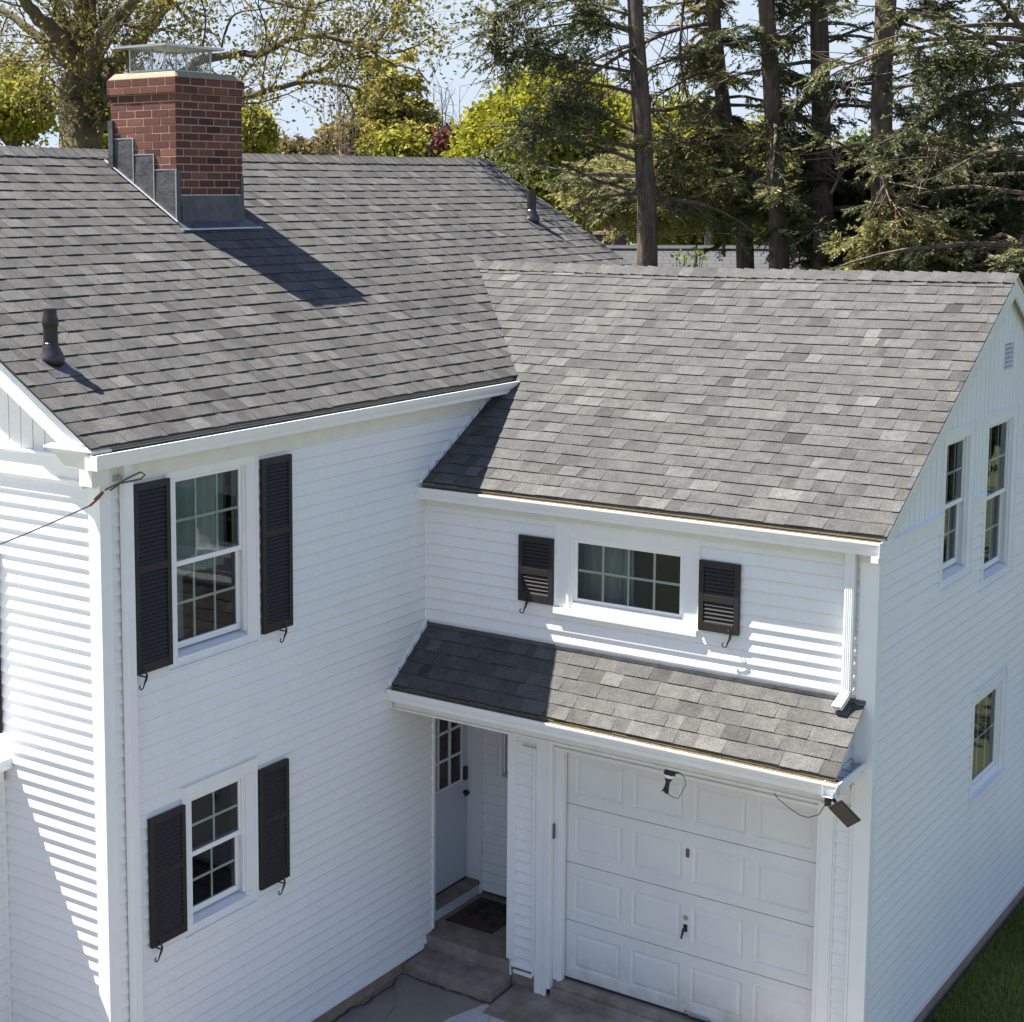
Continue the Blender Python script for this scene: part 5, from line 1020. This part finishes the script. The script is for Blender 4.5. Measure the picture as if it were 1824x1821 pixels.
under('dark bushy hemlock right of the fifth conifer trunk', 1650, 230, 29.5, 75, 110, (1.3, 2.5), 'needle_dark')
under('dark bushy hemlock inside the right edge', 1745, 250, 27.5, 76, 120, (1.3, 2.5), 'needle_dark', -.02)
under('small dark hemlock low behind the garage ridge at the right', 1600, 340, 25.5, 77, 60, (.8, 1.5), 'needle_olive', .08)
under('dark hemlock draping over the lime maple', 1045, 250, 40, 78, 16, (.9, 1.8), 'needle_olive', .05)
# extra traced limbs of the row, each a part of its tree
def limb_part(root, b0, pts, w, D, mat='bark_hemlock', seed=1, foliage=0, fm='needle_dark'):
    R = np.random.default_rng(seed); P_ = smooth_path([at(p[0], p[1], D + (p[2] if len(p) > 2 else 0)) for p in pts], 5, .0, R); mb = MB(); mb.tube([p - b0 for p in P_], list(np.linspace(w[0], w[1], len(P_)) * px(D) / 2), 6)
    for q in range(4, len(P_)):
        for _ in range(2):
            d = unit(P_[q] - P_[q - 1]); s_ = unit(np.cross(d, R.normal(size=3))); ln = R.uniform(.3, .9); mb.tube([P_[q] - b0, P_[q] + unit(d * .7 + s_) * ln - [0, 0, .1 * ln] - b0], [.012, .004], 3, cap=False)
    mb.build('limb', mat, root, smooth=True, recalc=False)
    if foliage:
        n = foliage; i = R.integers(max(1, len(P_) // 3), len(P_), n); O_ = np.array([P_[k] for k in i]) + R.normal(0, .08, (n, 3)); D_ = unit(np.array([P_[k] - P_[k - 1] for k in i]) * 2 + R.normal(0, .5, (n, 3)) - np.array([0, 0, .1])); V, F = sprays(O_, D_, R.uniform(.3, .8, n), R, 40, .11, .011); np_mesh('foliage', V - b0, [], F, np.clip(R.normal(.45, .2, len(F)), 0, 1), fm, root)
limb_part(root2, b2, [(1268, 42), (1225, 48, -.4), (1180, 62, -.8), (1130, 85, -1.6), (1080, 115, -2), (1035, 150, -2.2), (1010, 175, -2.4)], (9, 4), 28.5, seed=1)
limb_part(root2, b2, [(1280, 85), (1225, 98, -.3), (1160, 120, -.8), (1120, 140, -1.2), (1060, 185, -1.5)], (6, 2), 28.5, seed=2); limb_part(root2, b2, [(1285, 125), (1240, 133, -.3), (1190, 160, -.7), (1150, 185, -1)], (6, 2), 28.5, seed=3)
limb_part(root2, b2, [(1218, 0, -.6), (1213, 60, -.6), (1212, 100, -.6), (1218, 145, -.6), (1228, 190, -.6)], (5, 3), 28.5, seed=4)
limb_part(root1, b1, [(1133, 130), (1070, 118, -.3), (1000, 105, -.6), (940, 90, -.9), (885, 100, -1.2)], (7, 2), 27, seed=5, foliage=150); limb_part(root1, b1, [(1130, 30), (1060, 10, -.3), (960, -5, -.9), (900, 18, -1.2), (878, 55, -1.3)], (6, 2), 27, seed=6, foliage=120)
limb_part(root1, b1, [(1128, 60), (1075, 40, -.3), (1050, 12, -.5)], (5, 2), 27, seed=7, foliage=70); limb_part(root1, b1, [(1140, 240), (1090, 215, -.3), (1040, 190, -.6), (990, 200, -.8), (935, 240, -1)], (6, 2), 27, seed=8, foliage=150)
limb_part(root4, b4, [(1455, 165), (1425, 190, -.3), (1400, 215, -.5), (1375, 235, -.7), (1330, 255, -.9)], (10, 4), 28, seed=9, foliage=40, fm='needle_olive'); limb_part(root4, b4, [(1455, 35), (1430, 45, -.3), (1400, 75, -.5), (1380, 105, -.7)], (6, 3), 28, seed=10, foliage=30)
limb_part(root2, b2, [(1300, 205), (1265, 210, -.3), (1235, 245, -.5), (1200, 270, -.7), (1165, 300, -.9)], (9, 3), 28.5, seed=11, foliage=60, fm='needle_olive'); limb_part(root2, b2, [(1315, 240), (1270, 245, -.3), (1200, 270, -.7)], (6, 2), 28.5, seed=12, foliage=40)
limb_part(root5, b5, [(1592, 88, -1.5), (1560, 96, -1.6), (1525, 110, -1.8), (1480, 120, -1.8)], (6, 2), 27, 'bark_dead', 13); limb_part(root5, b5, [(1625, 238, -2), (1650, 250, -2), (1664, 272, -2), (1666, 282, -2)], (5, 2), 27, 'bark_dead', 14)
limb_part(root5, b5, [(1550, 305, -1.6), (1572, 318, -1.8), (1580, 345, -1.8), (1595, 370, -1.8)], (7, 2), 27, 'bark_dead', 15); limb_part(root4, b4, [(1480, 345, -.6), (1494, 315, -.8), (1492, 290, -.9), (1478, 270, -.9)], (6, 2), 28, 'bark_dead', 16)
limb_part(root6, b6, [(1840, 80), (1780, 100, -.4), (1720, 110, -.6), (1650, 115, -.8)], (12, 4), 25, seed=17, foliage=150); limb_part(root6, b6, [(1840, 195), (1790, 205, -.4), (1720, 195, -.6), (1670, 190, -.8)], (9, 3), 25, seed=18, foliage=120)
# distant yellow green pine in the middle
conifer('pine_tree', 'yellow green pine tree standing on the horizon between the maple limbs and the lime maple', [(700, 290), (698, 200), (695, 105)], (16, 11, 3), 81, 'needle_pine', zr=(7.6, 12.0), nb=95, bl=(1.6, 3.2), taper=.75, twn=16, D=62, bare=0, nl=.24, nw=.035, twl=.7, per=16)
# leafy sapling top poking over the garage ridge
sb = at(1226, 350, 19.6); R = np.random.default_rng(9); root = tag(empty('sapling', (sb[0], sb[1], GZ0)), 'fresh green sapling top poking up behind the garage ridge', 'sapling'); b0 = np.array([sb[0], sb[1], GZ0]); mb = MB(); cen = []
for k in range(9):
    tp = at(1204 + 50 * R.random(), 448 + 16 * R.random(), 19.6 + R.normal(0, .2)) - b0; P_ = smooth_path([(0, 0, 0), tp * np.array([.3, .3, .75]), tp], 5, .01, R); mb.tube(P_, list(np.linspace(.02, .004, len(P_))), 5)
    for q in P_[7:]: cen += [q + R.normal(0, .035, 3) for _ in range(4)]
mb.build('stems', 'bark_maple', root, recalc=False); V, F, T = leaves(np.array(cen), .032, R, .85, .15, aspect=.75); np_mesh('leaves', V, [], F, T, 'leaf_green', root)
